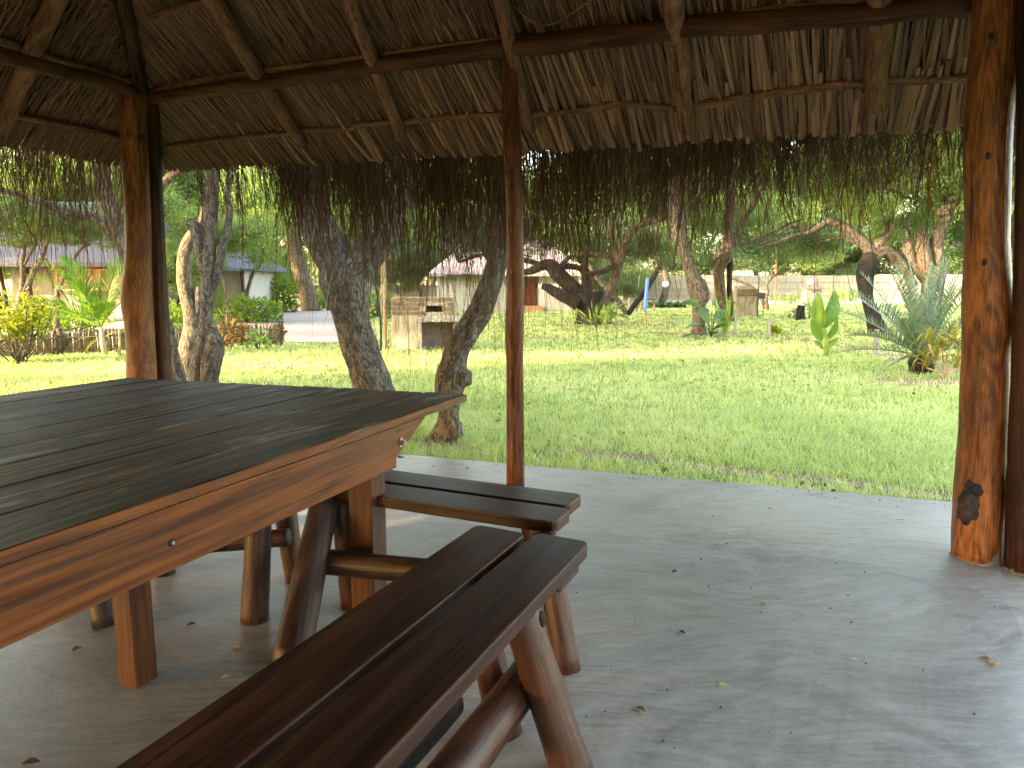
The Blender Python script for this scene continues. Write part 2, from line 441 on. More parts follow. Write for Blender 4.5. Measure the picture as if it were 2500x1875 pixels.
def brickmat():
    m, t, b = nodes('old_brick')
    v = attr(t, 'var', 'Fac'); oi = t.nodes.new('ShaderNodeObjectInfo')
    c = ramp(t, oi.outputs['Random'], [(0.0, (0.21, 0.085, 0.045)), (0.3, (0.27, 0.19, 0.10)), (0.5, (0.085, 0.07, 0.052)), (0.75, (0.31, 0.24, 0.14)), (1.0, (0.12, 0.075, 0.05))])
    n = tex(t, objco(t), 26, 5)
    c = mixc(t, math_(t, 'MULTIPLY', n, 1.1), c, (0.075, 0.066, 0.045))
    t.links.new(c, b.inputs['Base Color']); b.inputs['Roughness'].default_value = 0.95
    bump(t, b, n, 0.6, 0.02); return m
M['brick'] = brickmat()
def plasterold():
    m, t, b = nodes('stained_plaster')
    p = objco(t)
    a = tex(t, mapped(t, p, (1, 1, 0.35)), 5, 5, 0.6, 1.0)
    c = ramp(t, a, [(0.30, (0.095, 0.085, 0.066)), (0.46, (0.23, 0.20, 0.145)), (0.66, (0.33, 0.29, 0.215))])
    t.links.new(c, b.inputs['Base Color']); b.inputs['Roughness'].default_value = 0.95
    bump(t, b, tex(t, p, 40, 4), 0.3, 0.01); return m
M['oldplaster'] = plasterold()
def reedmat(name, cols, trans=0.0):
    m, t, b = nodes(name)
    v = attr(t, 'var', 'Fac'); oi = t.nodes.new('ShaderNodeObjectInfo')
    vv = math_(t, 'FRACT', math_(t, 'ADD', v, math_(t, 'MULTIPLY', oi.outputs['Random'], 0.93)))
    c = ramp(t, vv, cols)
    n = tex(t, objco(t), 14, 3)
    c = mixc(t, math_(t, 'MULTIPLY', n, 0.45), c, (0.10, 0.068, 0.038))
    t.links.new(c, b.inputs['Base Color']); b.inputs['Roughness'].default_value = 0.62
    b.inputs['Specular IOR Level'].default_value = 0.4
    return m
M['reed'] = reedmat('thatch_reed', [(0.0, (0.1107, 0.04566, 0.02624)), (0.35, (0.2416, 0.1107, 0.06786)), (0.7, (0.3622, 0.1758, 0.1157)), (0.93, (0.2012, 0.09063, 0.05554)), (1.0, (0.09054, 0.03694, 0.02315))])
M['thatchdark'] = plain('thatch_mass', (0.065, 0.0455, 0.0273), 0.95, scale=20)
M['fringe'] = leafmat('dry_palm_strips', [(0.04453, 0.02203, 0.01347), (0.09796, 0.05006, 0.02844), (0.1692, 0.0901, 0.05238), (0.3206, 0.1803, 0.116)], 0.12, 0.7)
M['grass'] = leafmat('lawn_blades', [(0.2248, 0.3166, 0.1465), (0.3749, 0.4649, 0.2255), (0.5098, 0.5658, 0.327), (0.7497, 0.6601, 0.5636)], 0.5)
def leafdry(name, c1, c2):
    m, t, b = nodes(name)
    n = tex(t, objco(t), 60, 4)
    t.links.new(ramp(t, n, [(0.35, c1), (0.65, c2)]), b.inputs['Base Color']); b.inputs['Roughness'].default_value = 0.6
    return m

def floormat(name, base, warm):
    m, t, b = nodes(name)
    p = worldpos(t)
    big = tex(t, p, 0.8, 5, 0.6, 0.6)
    # trowel sweeps: streaks bent into arcs by a slow distortion
    warp = t.nodes.new('ShaderNodeTexNoise'); warp.inputs['Scale'].default_value = 0.55; warp.inputs['Detail'].default_value = 2
    t.links.new(p, warp.inputs['Vector'])
    b.inputs['Specular IOR Level'].default_value = 0.36
    pw = t.nodes.new('ShaderNodeMix'); pw.data_type = 'VECTOR'; pw.blend_type = 'LINEAR_LIGHT' if False else 'MIX'
    vm = t.nodes.new('ShaderNodeVectorMath'); vm.operation = 'MULTIPLY_ADD'
    t.links.new(warp.outputs['Color'], vm.inputs[0]); vm.inputs[1].default_value = (1.3, 1.3, 0); t.links.new(p, vm.inputs[2])
    st = tex(t, mapped(t, vm.outputs[0], (1.0, 5.5, 1), (0, 0, 0.42)), 5.0, 7, 0.62, 0.7)
    arcs = None
    for (x, y, r0, w) in ((0.75, 1.70, 0.52, 0.42), (1.9, 1.4, 1.1, 0.5)):
        d = t.nodes.new('ShaderNodeVectorMath'); d.operation = 'DISTANCE'
        t.links.new(p, d.inputs[0]); d.inputs[1].default_value = (x, y, 0)
        ring = t.nodes.new('ShaderNodeTexNoise'); ring.noise_dimensions = '1D'
        ring.inputs['Scale'].default_value = 13; ring.inputs['Detail'].default_value = 5
        t.links.new(math_(t, 'ADD', d.outputs['Value'], math_(t, 'MULTIPLY', warp.outputs['Fac'], 1.1)), ring.inputs['W'])
        mask = math_(t, 'MAXIMUM', math_(t, 'SUBTRACT', 1.0, math_(t, 'DIVIDE', math_(t, 'ABSOLUTE', math_(t, 'SUBTRACT', d.outputs['Value'], r0)), w)), 0.0)
        q = math_(t, 'MULTIPLY', mask, math_(t, 'SUBTRACT', ring.outputs['Fac'], 0.5))
        arcs = q if arcs is None else math_(t, 'ADD', arcs, q)
    fine = tex(t, p, 55, 7, 0.75)
    s = math_(t, 'ADD', math_(t, 'ADD', math_(t, 'MULTIPLY', st, 0.5), math_(t, 'MULTIPLY', big, 0.5)), math_(t, 'MULTIPLY', arcs, 0.24))
    s = math_(t, 'ADD', s, math_(t, 'MULTIPLY', math_(t, 'SUBTRACT', fine, 0.5), 0.32))
    lo = tuple(c * 0.62 for c in base); hi = tuple(min(1, c * 1.36) for c in base)
    col = ramp(t, s, [(0.38, lo), (0.5, base), (0.62, hi)])
    col = mixc(t, math_(t, 'MULTIPLY', tex(t, p, 0.45, 2), 0.5), col, warm)
    blot = tex(t, vm.outputs[0], 3.2, 6, 0.68, 1.2)
    col = mixc(t, math_(t, 'MULTIPLY', math_(t, 'MAXIMUM', math_(t, 'MULTIPLY', math_(t, 'SUBTRACT', blot, 0.53), 6.0), 0.0), 0.30), col, tuple(min(1, c * 1.6) for c in base))
    col = mixc(t, math_(t, 'MINIMUM', math_(t, 'MAXIMUM', math_(t, 'MULTIPLY', math_(t, 'SUBTRACT', 0.43, blot), 5.0), 0.0), 0.32), col, tuple(c * 0.5 for c in base))
    spk = tex(t, p, 38, kind='F1')
    col = mixc(t, math_(t, 'MULTIPLY', math_(t, 'LESS_THAN', spk, 0.075), 0.6), col, tuple(c * 0.3 for c in base))
    t.links.new(col, b.inputs['Base Color'])
    t.links.new(math_(t, 'ADD', math_(t, 'MULTIPLY', st, 0.36), 0.20), b.inputs['Roughness'])
    bump(t, b, math_(t, 'ADD', s, math_(t, 'MULTIPLY', fine, 0.2)), 0.16, 0.02)
    return m
M['floor'] = floormat('cement_floor', (0.2951, 0.2684, 0.229), (0.3604, 0.3105, 0.2486))
M['screed'] = floormat('grey_cement_screed', (0.2506, 0.2333, 0.2104), (0.2845, 0.2485, 0.2126))
def groundmat():
    m, t, b = nodes('turf_soil')
    p = worldpos(t)
    n = tex(t, p, 1.2, 6, 0.65); f = tex(t, p, 18, 5, 0.7)
    c = ramp(t, f, [(0.3, (0.11, 0.14, 0.035)), (0.55, (0.22, 0.28, 0.07)), (0.75, (0.34, 0.38, 0.12))])
    c = mixc(t, math_(t, 'MULTIPLY', math_(t, 'GREATER_THAN', n, 0.60), 0.5), c, (0.25, 0.20, 0.13))
    t.links.new(c, b.inputs['Base Color']); b.inputs['Roughness'].default_value = 1.0
    b.inputs['Specular IOR Level'].default_value = 0.1
    bump(t, b, f, 0.5, 0.05); return m
M['ground'] = groundmat()
def soilmat(name, c1, c2, c3):
    m, t, b = nodes(name)
    p = worldpos(t)
    f = tex(t, p, 9, 8, 0.7); n = tex(t, p, 1.5, 4)
    c = ramp(t, math_(t, 'ADD', math_(t, 'MULTIPLY', f, 0.6), math_(t, 'MULTIPLY', n, 0.4)), [(0.32, c1), (0.5, c2), (0.68, c3)])
    t.links.new(c, b.inputs['Base Color']); b.inputs['Roughness'].default_value = 1.0
    b.inputs['Specular IOR Level'].default_value = 0.1
    bump(t, b, f, 0.8, 0.04); return m
M['soil'] = soilmat('sandy_soil', (0.1428, 0.09375, 0.05265), (0.2688, 0.1875, 0.114), (0.3864, 0.285, 0.1814))
M['sand'] = soilmat('pale_sand', (0.2867, 0.2291, 0.1947), (0.3778, 0.3133, 0.2749), (0.443, 0.3795, 0.3436))

# ------------------------------------------------------------------ ground, floor, drive, soil
def sheet(name, poly, z, mat):
    mb = MB(); mb.poly([(p[0], p[1], z) for p in poly])
    o = obj(name, mb, mat); o['kind'] = 'structure'; return o
sheet('ground', [(-300, -300), (300, -300), (300, 400), (-300, 400)], GZ, M['ground'])
Lc = np.array([-2.86, 5.80]); Rc = np.array([2.236, 3.302])      # corner posts of the front side
E1 = (Rc - Lc) / np.linalg.norm(Rc - Lc); NF = np.array([-E1[1], E1[0]])
E2 = np.array([-0.40, -0.915]); E2 /= np.linalg.norm(E2); NL = np.array([E2[1], -E2[0]])
if NL[0] > 0: NL = -NL
LEN = np.linalg.norm(Rc - Lc); DEP = 9.0
front = [gnd(x, y)[:2] for x, y in ((780, 1098), (1017, 1111), (1258, 1133), (1700, 1170), (2350, 1226), (2500, 1241))]
slab = [Lc - E1 * 1.0 + E2 * 10, Lc - E1 * 1.3 + NF * 0.1, Lc - E1 * 0.9 + NF * 0.55] + front + \
       [front[-1] + E1 * 0.35 - NF * 0.25, front[-1] + E1 * 0.55 - NF * 1.0, Rc + E1 * 1.0 + E2 * 10]
mb = MB(); mb.prism(slab[::-1], -0.14, 0.0)
o = obj('floor', mb, M['floor']); o['kind'] = 'structure'
bv = o.modifiers.new('b', 'BEVEL'); bv.width = 0.012; bv.segments = 2; bv.limit_method = 'ANGLE'
edge = [(900, 1265), (1300, 1292), (1600, 1314), (1894, 1347), (2188, 1388), (2335, 1397), (2420, 1430), (2482, 1515), (2500, 1578)]
ed = crom([gnd(x, y)[:2] for x, y in edge], 40)
inner = [tuple(p) for p in ed] + [tuple(ed[-1] + E2 * 8), tuple(Lc + E1 * 0.3 + E2 * 8), tuple(Lc + E1 * 0.3 + E2 * 0.6)]
mb = MB(); mb.prism(inner[::-1] if True else inner, -0.02, 0.0045)
o = obj('floor_screed', mb, M['screed']); o['kind'] = 'structure'

def blob(cx, cy, rx, ry, rot=0, n=28, seed=0, rough=0.25):
    out = []
    for k in range(n):
        a = 2 * math.pi * k / n
        r = 1 + rough * (mnoise.noise(Vector((math.cos(a) * 1.6 + seed, math.sin(a) * 1.6, seed))) + 0.5 * mnoise.noise(Vector((math.cos(a) * 5 + seed, math.sin(a) * 5, seed))))
        x, y = rx * r * math.cos(a), ry * r * math.sin(a)
        out.append((cx + x * math.cos(rot) - y * math.sin(rot), cy + x * math.sin(rot) + y * math.cos(rot)))
    return out
def band(pts, w, seed=0):
    """ragged strip along ground points."""
    P = crom([p[:2] for p in pts], 40); a, b = [], []
    for i, p in enumerate(P):
        t = P[min(i + 1, 39)] - P[max(i - 1, 0)]; t /= np.linalg.norm(t); nrm = np.array([-t[1], t[0]])
        wa = w * (0.6 + 0.9 * abs(mnoise.noise(Vector((i * 0.35, seed, 0))))); wb = w * (0.6 + 0.9 * abs(mnoise.noise(Vector((i * 0.35, seed + 9, 3)))))
        a.append(tuple(p + nrm * wa)); b.append(tuple(p - nrm * wb))
    return a + b[::-1]
soil_polys = []
g2 = lambda x, y: gnd(x, y, GZ)
soil_polys.append(band([g2(1640, 800), g2(1800, 812), g2(1960, 832), g2(2150, 862), g2(2330, 905), g2(2520, 935)], 0.42, 1))
soil_polys.append(blob(*g2(2300, 935)[:2], 1.0, 0.42, 0.1, seed=3))
soil_polys.append(blob(*g2(690, 890)[:2], 1.0, 0.5, 0, seed=5))
soil_polys.append(blob(*g2(1010, 882)[:2], 0.5, 0.22, 0, seed=6))
soil_polys.append(blob(*g2(1500, 795)[:2], 2.2, 0.7, -0.1, seed=8))
soil_polys.append(blob(*g2(1700, 815)[:2], 1.3, 0.5, 0, seed=9))
soil_polys.append(blob(*g2(1330, 828)[:2], 0.5, 0.4, 0, seed=10))
for sx, sy, rx in ((1040, 1085, 0.55), (1500, 1120, 0.5), (1640, 1130, 0.75), (1900, 1165, 0.5), (2120, 1188, 0.55)):
    q = g2(sx, sy); soil_polys.append(blob(q[0], q[1], rx * 0.9, 0.13, math.atan2(E1[1], E1[0]), n=60, seed=sx * 0.37, rough=0.9))
q = g2(2410, 1085); soil_polys.append(blob(q[0], q[1], 0.2, 0.1, 0, seed=1.7))
for i, p in enumerate(soil_polys):
    sheet('soil_patch', p, GZ + 0.004 + 0.004 * (i % 3), M['soil'])
drive = [g2(560, 752), g2(650, 745), g2(700, 739), g2(790, 739), g2(850, 745), g2(880, 760), g2(900, 790), g2(905, 836), g2(800, 838), g2(690, 836), g2(640, 815), g2(560, 812), g2(430, 826), g2(200, 850), g2(-100, 880), g2(-300, 850), g2(0, 800), g2(300, 788), g2(480, 778), g2(560, 770)]
_d = [np.array(q[:2]) for q in drive]; drive = []
for k_, q in enumerate(_d):
    q2 = _d[(k_ + 1) % len(_d)]; m_ = max(1, int(np.linalg.norm(q2 - q) / 0.45))
    for i_ in range(m_):
        p = q + (q2 - q) * i_ / m_; w_ = 0.02 * p[1]
        drive.append((p[0] + w_ * mnoise.noise(Vector((p[0] * 1.3, p[1] * 1.3, 2))), p[1] + w_ * mnoise.noise(Vector((p[0] * 1.3, p[1] * 1.3, 7)))))
sheet('driveway', drive, GZ + 0.016, M['sand'])
# pale kerb line along the foot of the far reed fence
def wall_strip(name, a, b, w, z0, z1, mat):
    d = np.array(b) - np.array(a); L = np.linalg.norm(d); d /= L
    mb = MB(); mb.box(((a[0] + b[0]) / 2, (a[1] + b[1]) / 2, (z0 + z1) / 2), (L, w, z1 - z0), [[d[0], -d[1], 0], [d[1], d[0], 0], [0, 0, 1]])
    return mb

# lawn blades
def inside(poly, X, Y):
    P = np.array(poly); r = np.zeros(len(X), bool)
    x0, y0 = P[:, 0], P[:, 1]; x1, y1 = np.roll(x0, -1), np.roll(y0, -1)
    for a, b, c, d in zip(x0, y0, x1, y1):
        if b == d: continue
        k = ((b > Y) != (d > Y)) & (X < (c - a) * (Y - b) / (d - b) + a)
        r ^= k
    return r
def blades(n, ymin, ymax, hgt, wid, power, spread=0.80, tuft=6):
    m = n // tuft
    u = rng.random(m)
    Y = (ymin ** (1 - power) + u * (ymax ** (1 - power) - ymin ** (1 - power))) ** (1 / (1 - power)) if power != 1 else ymin * (ymax / ymin) ** u
    X = (rng.random(m) * 2 - 1) * spread * Y
    X = np.repeat(X, tuft) + rng.normal(0, 0.035 * (ymin / 5) ** 0.5, m * tuft); Y = np.repeat(Y, tuft) + rng.normal(0, 0.035 * (ymin / 5) ** 0.5, m * tuft)
    tv = np.repeat(rng.random(m), tuft)
    keep = ~inside(slab, X, Y) & ~inside(drive, X, Y)
    for p in soil_polys:
        keep &= ~(inside(p, X, Y) & (rng.random(len(X)) < 0.55))
    X, Y, tv = X[keep], Y[keep], tv[keep]; k = len(X)
    h = hgt * (0.55 + 0.9 * rng.random(k)); w = wid * (0.6 + 0.8 * rng.random(k))
    a = rng.random(k) * 2 * np.pi; l = a + rng.normal(0, 0.6, k) + np.pi / 2
    lean = h * (0.25 + 0.9 * rng.random(k))
    B = np.stack([X, Y, np.full(k, GZ)], 1)
    sx = np.stack([np.cos(a) * w, np.sin(a) * w, np.zeros(k)], 1)
    mid = B + np.stack([np.cos(l) * lean * 0.35, np.sin(l) * lean * 0.35, h * 0.62], 1)
    tip = B + np.stack([np.cos(l) * lean, np.sin(l) * lean, h], 1)
    V = np.stack([B - sx, B + sx, mid + sx * 0.7, mid - sx * 0.7, tip], 1).reshape(-1, 3)
    i = np.arange(k)[:, None] * 5
    F = np.concatenate([i + np.array([[0, 1, 2]]), i + np.array([[0, 2, 3]]), i + np.array([[3, 2, 4]])], 1).reshape(-1, 3)
    patch = np.array([mnoise.noise(Vector((x * 0.55, y * 0.55, 0))) for x, y in zip(X[::1], Y[::1])]) if k < 70000 else 0.35 * np.sin(X * 0.9 + 1.3 * np.sin(Y * 0.7)) 
    var = np.clip(0.48 + 0.42 * (tv - 0.5) + 0.3 * (rng.random(k) - 0.5) + 0.35 * patch, 0, 1)
    return V, F, np.repeat(var, 3)
parts = [blades(78000, 4.0, 7.5, 0.060, 0.0030, 0.6), blades(60000, 7.3, 13.5, 0.058, 0.0050, 0.8), blades(60000, 13, 28, 0.06, 0.010, 1.0), blades(32000, 27, 60, 0.07, 0.025, 1.2)]
V = np.vstack([p[0] for p in parts]); off = 0; Fs = []
for p in parts: Fs.append(p[1] + off); off += len(p[0])
me = to_mesh('lawn_grass', V, np.vstack(Fs), None, np.concatenate([p[2] for p in parts]))
o = link('lawn_grass', me, M['grass']); o['kind'] = 'stuff'

nl = 520; X = (rng.random(nl) * 2 - 1) * 6.5; Y = 4.2 + rng.random(nl) ** 1.4 * 12
kp = ~inside(slab, X, Y) & ~inside(drive, X, Y); X, Y = X[kp], Y[kp]; nl = len(X)
a_ = rng.random(nl) * 6.28; L_ = 0.012 + 0.03 * rng.random(nl)
d_ = np.stack([np.cos(a_) * L_, np.sin(a_) * L_, rng.normal(0, 0.3, nl) * L_], 1); s_ = np.stack([-np.sin(a_) * L_ * 0.4, np.cos(a_) * L_ * 0.4, rng.normal(0, 0.25, nl) * L_], 1)
C_ = np.stack([X, Y, np.full(nl, GZ + 0.045)], 1)
V = np.stack([C_ - d_, C_ + s_, C_ + d_, C_ - s_], 1).reshape(-1, 3)
o = link('leaf_litter', to_mesh('leaf_litter', V, np.arange(nl * 4).reshape(-1, 4), None, rng.random(nl)), leafmat('lawn_litter', [(0.08, 0.045, 0.02), (0.22, 0.14, 0.06), (0.34, 0.26, 0.12)], 0.1)); o['kind'] = 'stuff'

# ------------------------------------------------------------------ the gazebo
gz = thing('thatched_gazebo', 'thatched gazebo of rough timber posts and reed roof over the cement floor', 'gazebo', (0, 0, 0))
SLOPE = 0.72
def zf(s): return 2.90 - 0.17 * s / LEN                          # thatch underside above the post line, front
def zl(t): return 2.90 - 0.0 * t
def PF(s, o, dz=0.0):
    p = Lc + E1 * s + NF * o; return np.array([p[0], p[1], zf(s) - SLOPE * o + dz])
def PL(t, o, dz=0.0):
    p = Lc + E2 * t + NL * o; return np.array([p[0], p[1], zl(t) - SLOPE * o + dz])
def logpix(name, pts, Yf, mat, parent, seg=14, lump=0.06, n=20, lf=4.0):
    """upright log traced by its centre and width in the photograph at real distance Yf."""
    P = crom([(x, y, w) for x, y, w in pts], n)
    p3 = [at(x, y, Yf) for x, y, w in P]
    r = [w / 2 * (CT * Yf - (q[2] - EYE) * ST) / FPX for (x, y, w), q in zip(P, p3)]
    mb = MB(); mb.tube(p3, r, seg, lump, lf)
    return obj(name, mb, mat, parent, True)
# posts
def base_y(Yf, z=0.0):   # photo row of a floor point at distance Yf
    return CY + FPX * ((EYE - z) * CT - Yf * ST) / (Yf * CT + (EYE - z) * ST)
by = base_y(5.80)
p1 = logpix('post', [(322, 200, 60), (325, 300, 62), (335, 500, 58), (337, 640, 60), (333, 720, 70), (340, 800, 66), (345, 920, 68), (346, by, 72)], 5.80, M['amber'], gz, 18, 0.05)
p1['label'] = 'amber brown bulging front post behind the table'
logpix('post', [(370, 190, 32), (376, 400, 36), (386, 650, 38), (398, 920, 42), (402, base_y(6.0), 44)], 6.02, M['darkpost'], gz, 14, 0.05)['label'] = 'dark thin post right beside the amber post'
logpix('post', [(1244, 98, 42), (1245, 200, 41), (1251, 360, 46), (1256, 520, 42), (1259, 680, 43), (1256, 800, 46), (1257, 900, 42), (1258, 1050, 43), (1258, base_y(4.54), 45)], 4.54, M['redpost'], gz, 16, 0.05)['label'] = 'slender red brown post in the middle'
logpix('post', [(2437, -60, 108), (2436, 0, 106), (2426, 150, 104), (2412, 350, 100), (2409, 500, 96), (2409, 640, 98), (2412, 770, 112), (2406, 860, 102), (2402, 1000, 102), (2396, 1120, 104), (2390, 1210, 112), (2386, 1290, 110), (2385, base_y(3.30), 108)], 3.302, M['amber'], gz, 24, 0.05, 40)['label'] = 'thick amber post with a dark knot near its foot'
logpix('post', [(2552, -60, 112), (2547, 300, 112), (2536, 800, 110), (2522, 1150, 108), (2515, base_y(3.13), 112)], 3.13, M['darkpost'], gz, 18, 0.05)['label'] = 'dark post at the right edge beside the thick amber post'
# the knot hollow at the foot of the thick post and small knots
def disc(c, nrm, r, rz, mat, name, parent, depth=0.01):
    c = np.array(c, float); nrm = np.array(nrm, float); nrm /= np.linalg.norm(nrm)
    u = np.cross(nrm, (0, 0, 1)); u /= np.linalg.norm(u); w = np.cross(u, nrm)
    mb = MB(); n = 14
    ring = [c + u * math.cos(a) * r * (1 + 0.2 * mnoise.noise(Vector((math.cos(a) * 2, math.sin(a) * 2, r * 90)))) + w * math.sin(a) * rz for a in np.linspace(0, 2 * math.pi, n, endpoint=False)]
    n0 = 0
    for p in ring: mb.v.append(p - nrm * depth); mb.g.append(p)
    for p in ring: mb.v.append(c + (p - c) * 0.72 + nrm * depth * 0.6); mb.g.append(p)
    mb.v.append(c - nrm * depth * 0.4); mb.g.append(c)
    for k in range(n):
        mb.face((k, (k + 1) % n, n + (k + 1) % n, n + k)); mb.face((n + k, n + (k + 1) % n, 2 * n))
    return obj(name, mb, mat, parent, True)
M['knot'] = wood('dark_knot_wood', [(0.012, 0.008, 0.007), (0.035, 0.02, 0.016), (0.075, 0.04, 0.03)], fine=40, along=0.5, rough=0.7)
def burl(c, r, rz, mat, name, sq=0.5):
    c = np.array(c); mb = MB(); n, m = 12, 16; sd = random.random() * 40
    for i in range(n + 1):
        ph = math.pi * i / n
        for k in range(m):
            a = 2 * math.pi * k / m
            d = np.array([math.sin(ph) * math.cos(a), math.sin(ph) * math.sin(a) * sq, -math.cos(ph) * rz / r])
            q = 1 + 0.28 * mnoise.noise(Vector(d * 2.2) + Vector((sd, 0, 0))) + 0.12 * mnoise.noise(Vector(d * 6) + Vector((sd, 4, 0)))
            mb.v.append(c + d * r * q); mb.g.append(d * r)
    for i in range(n):
        for k in range(m): mb.face((i * m + k, i * m + (k + 1) % m, (i + 1) * m + (k + 1) % m, (i + 1) * m + k))
    return obj(name, mb, mat, gz, True)
burl(at(2368, 1240, 3.302 - 0.062), 0.060, 0.085, M['knot'], 'knot', 0.62)
burl(at(2385, 1196, 3.302 - 0.075), 0.050, 0.030, M['black'], 'knot', 0.5)
burl(at(2366, 1192, 3.302 - 0.078), 0.018, 0.040, M['black'], 'knot', 0.5)
burl(at(2398, 1212, 3.302 - 0.078), 0.018, 0.034, M['black'], 'knot', 0.5)
burl(at(2468, 771, 3.302 - 0.02), 0.014, 0.035, M['black'], 'knot', 0.9)
for x, y, Yk, r in ((2420, 90, 3.302 - 0.094, 0.012), (2414, 380, 3.302 - 0.093, 0.010), (2450, 740, 3.302 - 0.08, 0.014), (2405, 640, 3.302 - 0.088, 0.010), (338, 228, 5.80 - 0.10, 0.02), (345, 340, 5.80 - 0.10, 0.022)):
    disc(at(x, y, Yk), (0.0, -1, 0), r, r * 1.7, M['knot'], 'knot', gz, 0.006)
def collar(px, py, Yp, r, name='cement_foot'):
    c = at(px, py, Yp); mb = MB(); n = 26
    for z, k in ((0.0, 1.14), (0.012, 1.06), (0.05, 1.012), (0.062, 0.96)):
        for i in range(n):
            a = 2 * math.pi * i / n
            q = Vector((math.cos(a) * 2, math.sin(a) * 2, Yp)); zz = z * (1 + 1.3 * mnoise.noise(q * 2.2)) if z > 0.02 else z
            rr = r * (k + 0.02 * mnoise.noise(q * 3)); p = np.array([c[0] + math.cos(a) * rr, Yp + math.sin(a) * rr, zz]); mb.v.append(p); mb.g.append(p)
    for j in range(3):
        for i in range(n): mb.face((j * n + i, j * n + (i + 1) % n, (j + 1) * n + (i + 1) % n, (j + 1) * n + i))
    obj(name, mb, M['collar'], gz, True)
collar(2385, base_y(3.30), 3.302, 0.100); collar(2515, base_y(3.13), 3.13, 0.098)
# crumbs of dirt gathered between the paired right posts and along the slab
mb = MB()
for k in range(260):
    if k < 90: c = gnd(2455 + random.gauss(0, 14), 1362 + random.gauss(0, 8))
    else:
        t_ = random.random(); c = gnd(1040 + 1400 * t_, 1118 + 118 * t_ + abs(random.gauss(0, 9)) + 3) if k < 200 else gnd(1300 + random.random() * 1150, 1250 + random.random() * 600)
    r_ = 0.002 + 0.005 * random.random() ** 2; n0 = len(mb.v)
    for d_ in ((1, 0, 0), (-.5, .8, 0), (-.5, -.8, 0), (0, 0, .9)): p = np.array([c[0], c[1], 0.005]) + np.array(d_) * r_ * (0.7 + 0.6 * random.random()); mb.v.append(p); mb.g.append(p)
    mb.face((n0, n0 + 1, n0 + 3)); mb.face((n0 + 1, n0 + 2, n0 + 3)); mb.face((n0 + 2, n0, n0 + 3))
obj('dirt_crumbs', mb, plain('dirt_crumb', (0.05, 0.035, 0.025), 0.9))['kind'] = 'stuff'
# posts behind the camera that carry the roof
for q in (Lc + E2 * 4.5, Lc + E2 * 9, Rc + E2 * 9, Rc + E2 * 4.6 + E1 * 0.1, (Lc + Rc) / 2 + E2 * 9):
    mb = MB(); mb.tube([(q[0], q[1], z) for z in np.linspace(0, 2.72, 12)], [0.09] * 12, 12, 0.07)
    obj('post', mb, M['amber'], gz, True)
# beams on the posts
def strt(name, a, b, r0, r1, mat, n=16, sag=0.0, wob=0.0, lump=0.08, seg=12, lf=3.0):
    a, b = np.array(a, float), np.array(b, float); P = []
    sd = random.random() * 50
    for t in np.linspace(0, 1, n):
        p = a + (b - a) * t
        p = p + np.array([0, 0, 1]) * (sag * 4 * t * (1 - t)) + wob * np.array([mnoise.noise(Vector((t * 6 + sd, 0, 1))), mnoise.noise(Vector((t * 6 + sd, 5, 1))), mnoise.noise(Vector((t * 6 + sd, 9, 1)))])
        P.append(p)
    mb = MB(); mb.tube(P, list(np.linspace(r0, r1, n)), seg, lump, lf)
    return obj(name, mb, mat, gz, True)
strt('beam', at(366, 240, 5.74), at(1236, 116, 4.46), 0.042, 0.056, M['beam'], 20, 0, 0.02)
strt('beam', at(1258, 112, 4.42), at(2400, 10, 3.40), 0.060, 0.052, M['beam'], 24, 0.012, 0.03)
lb0 = at(330, 222, 5.66); lb1 = np.array([Lc[0] + E2[0] * 3.2, Lc[1] + E2[1] * 3.2, 2.70])
strt('beam', lb0, lb0 + (at(0, 135, 4.66) - lb0) * 1.9, 0.048, 0.055, M['beam'], 20, 0, 0.02)
strt('beam', (*(Lc + E2 * 3.0), 2.68), (*(Lc + E2 * 9.2), 2.68), 0.055, 0.055, M['beam'])
strt('beam', (*(Rc - E2 * 0.1), 2.55), (*(Rc + E2 * 9.2), 2.62), 0.055, 0.055, M['beam'])
strt('beam', (*(Lc + E2 * 9), 2.66), (*(Rc + E2 * 9), 2.62), 0.055, 0.055, M['beam'])
# rafters (front): photo column at the beam and at the lower end
def rafter(xa, ya, xb, yb, oa, ob, r0, r1, flat=1.0, mat='rafter'):
    # points lie on the plane of rafter centres, under the laths
    def on(x, y):
        n = np.array([SLOPE * NF[0] - 0.17 / LEN * -E1[0] * 1.0, SLOPE * NF[1] - 0.17 / LEN * -E1[1], 1.0])
        p0 = PF(0, 0, -0.115); d = ray(x, y); o = np.array([0, 0, EYE])
        return o + d * (np.dot(p0 - o, n) / np.dot(d, n))
    a, b = on(xa, ya), on(xb, yb)
    up = a + (a - b) / np.linalg.norm(a - b) * 1.4
    strt('rafter', up, b, r0 * 1.1, r1, M[mat], 18, 0, 0.02, 0.09, 10)
rafter(560, 70, 736, 350, 0, 0, 0.062, 0.052)
rafter(868, 40, 980, 338, 0, 0, 0.050, 0.044)
rafter(1236, 60, 1293, 316, 0, 0, 0.045, 0.040)
rafter(1650, 30, 1676, 318, 0, 0, 0.062, 0.050)
rafter(2147, 30, 2143, 258, 0, 0, 0.066, 0.056)
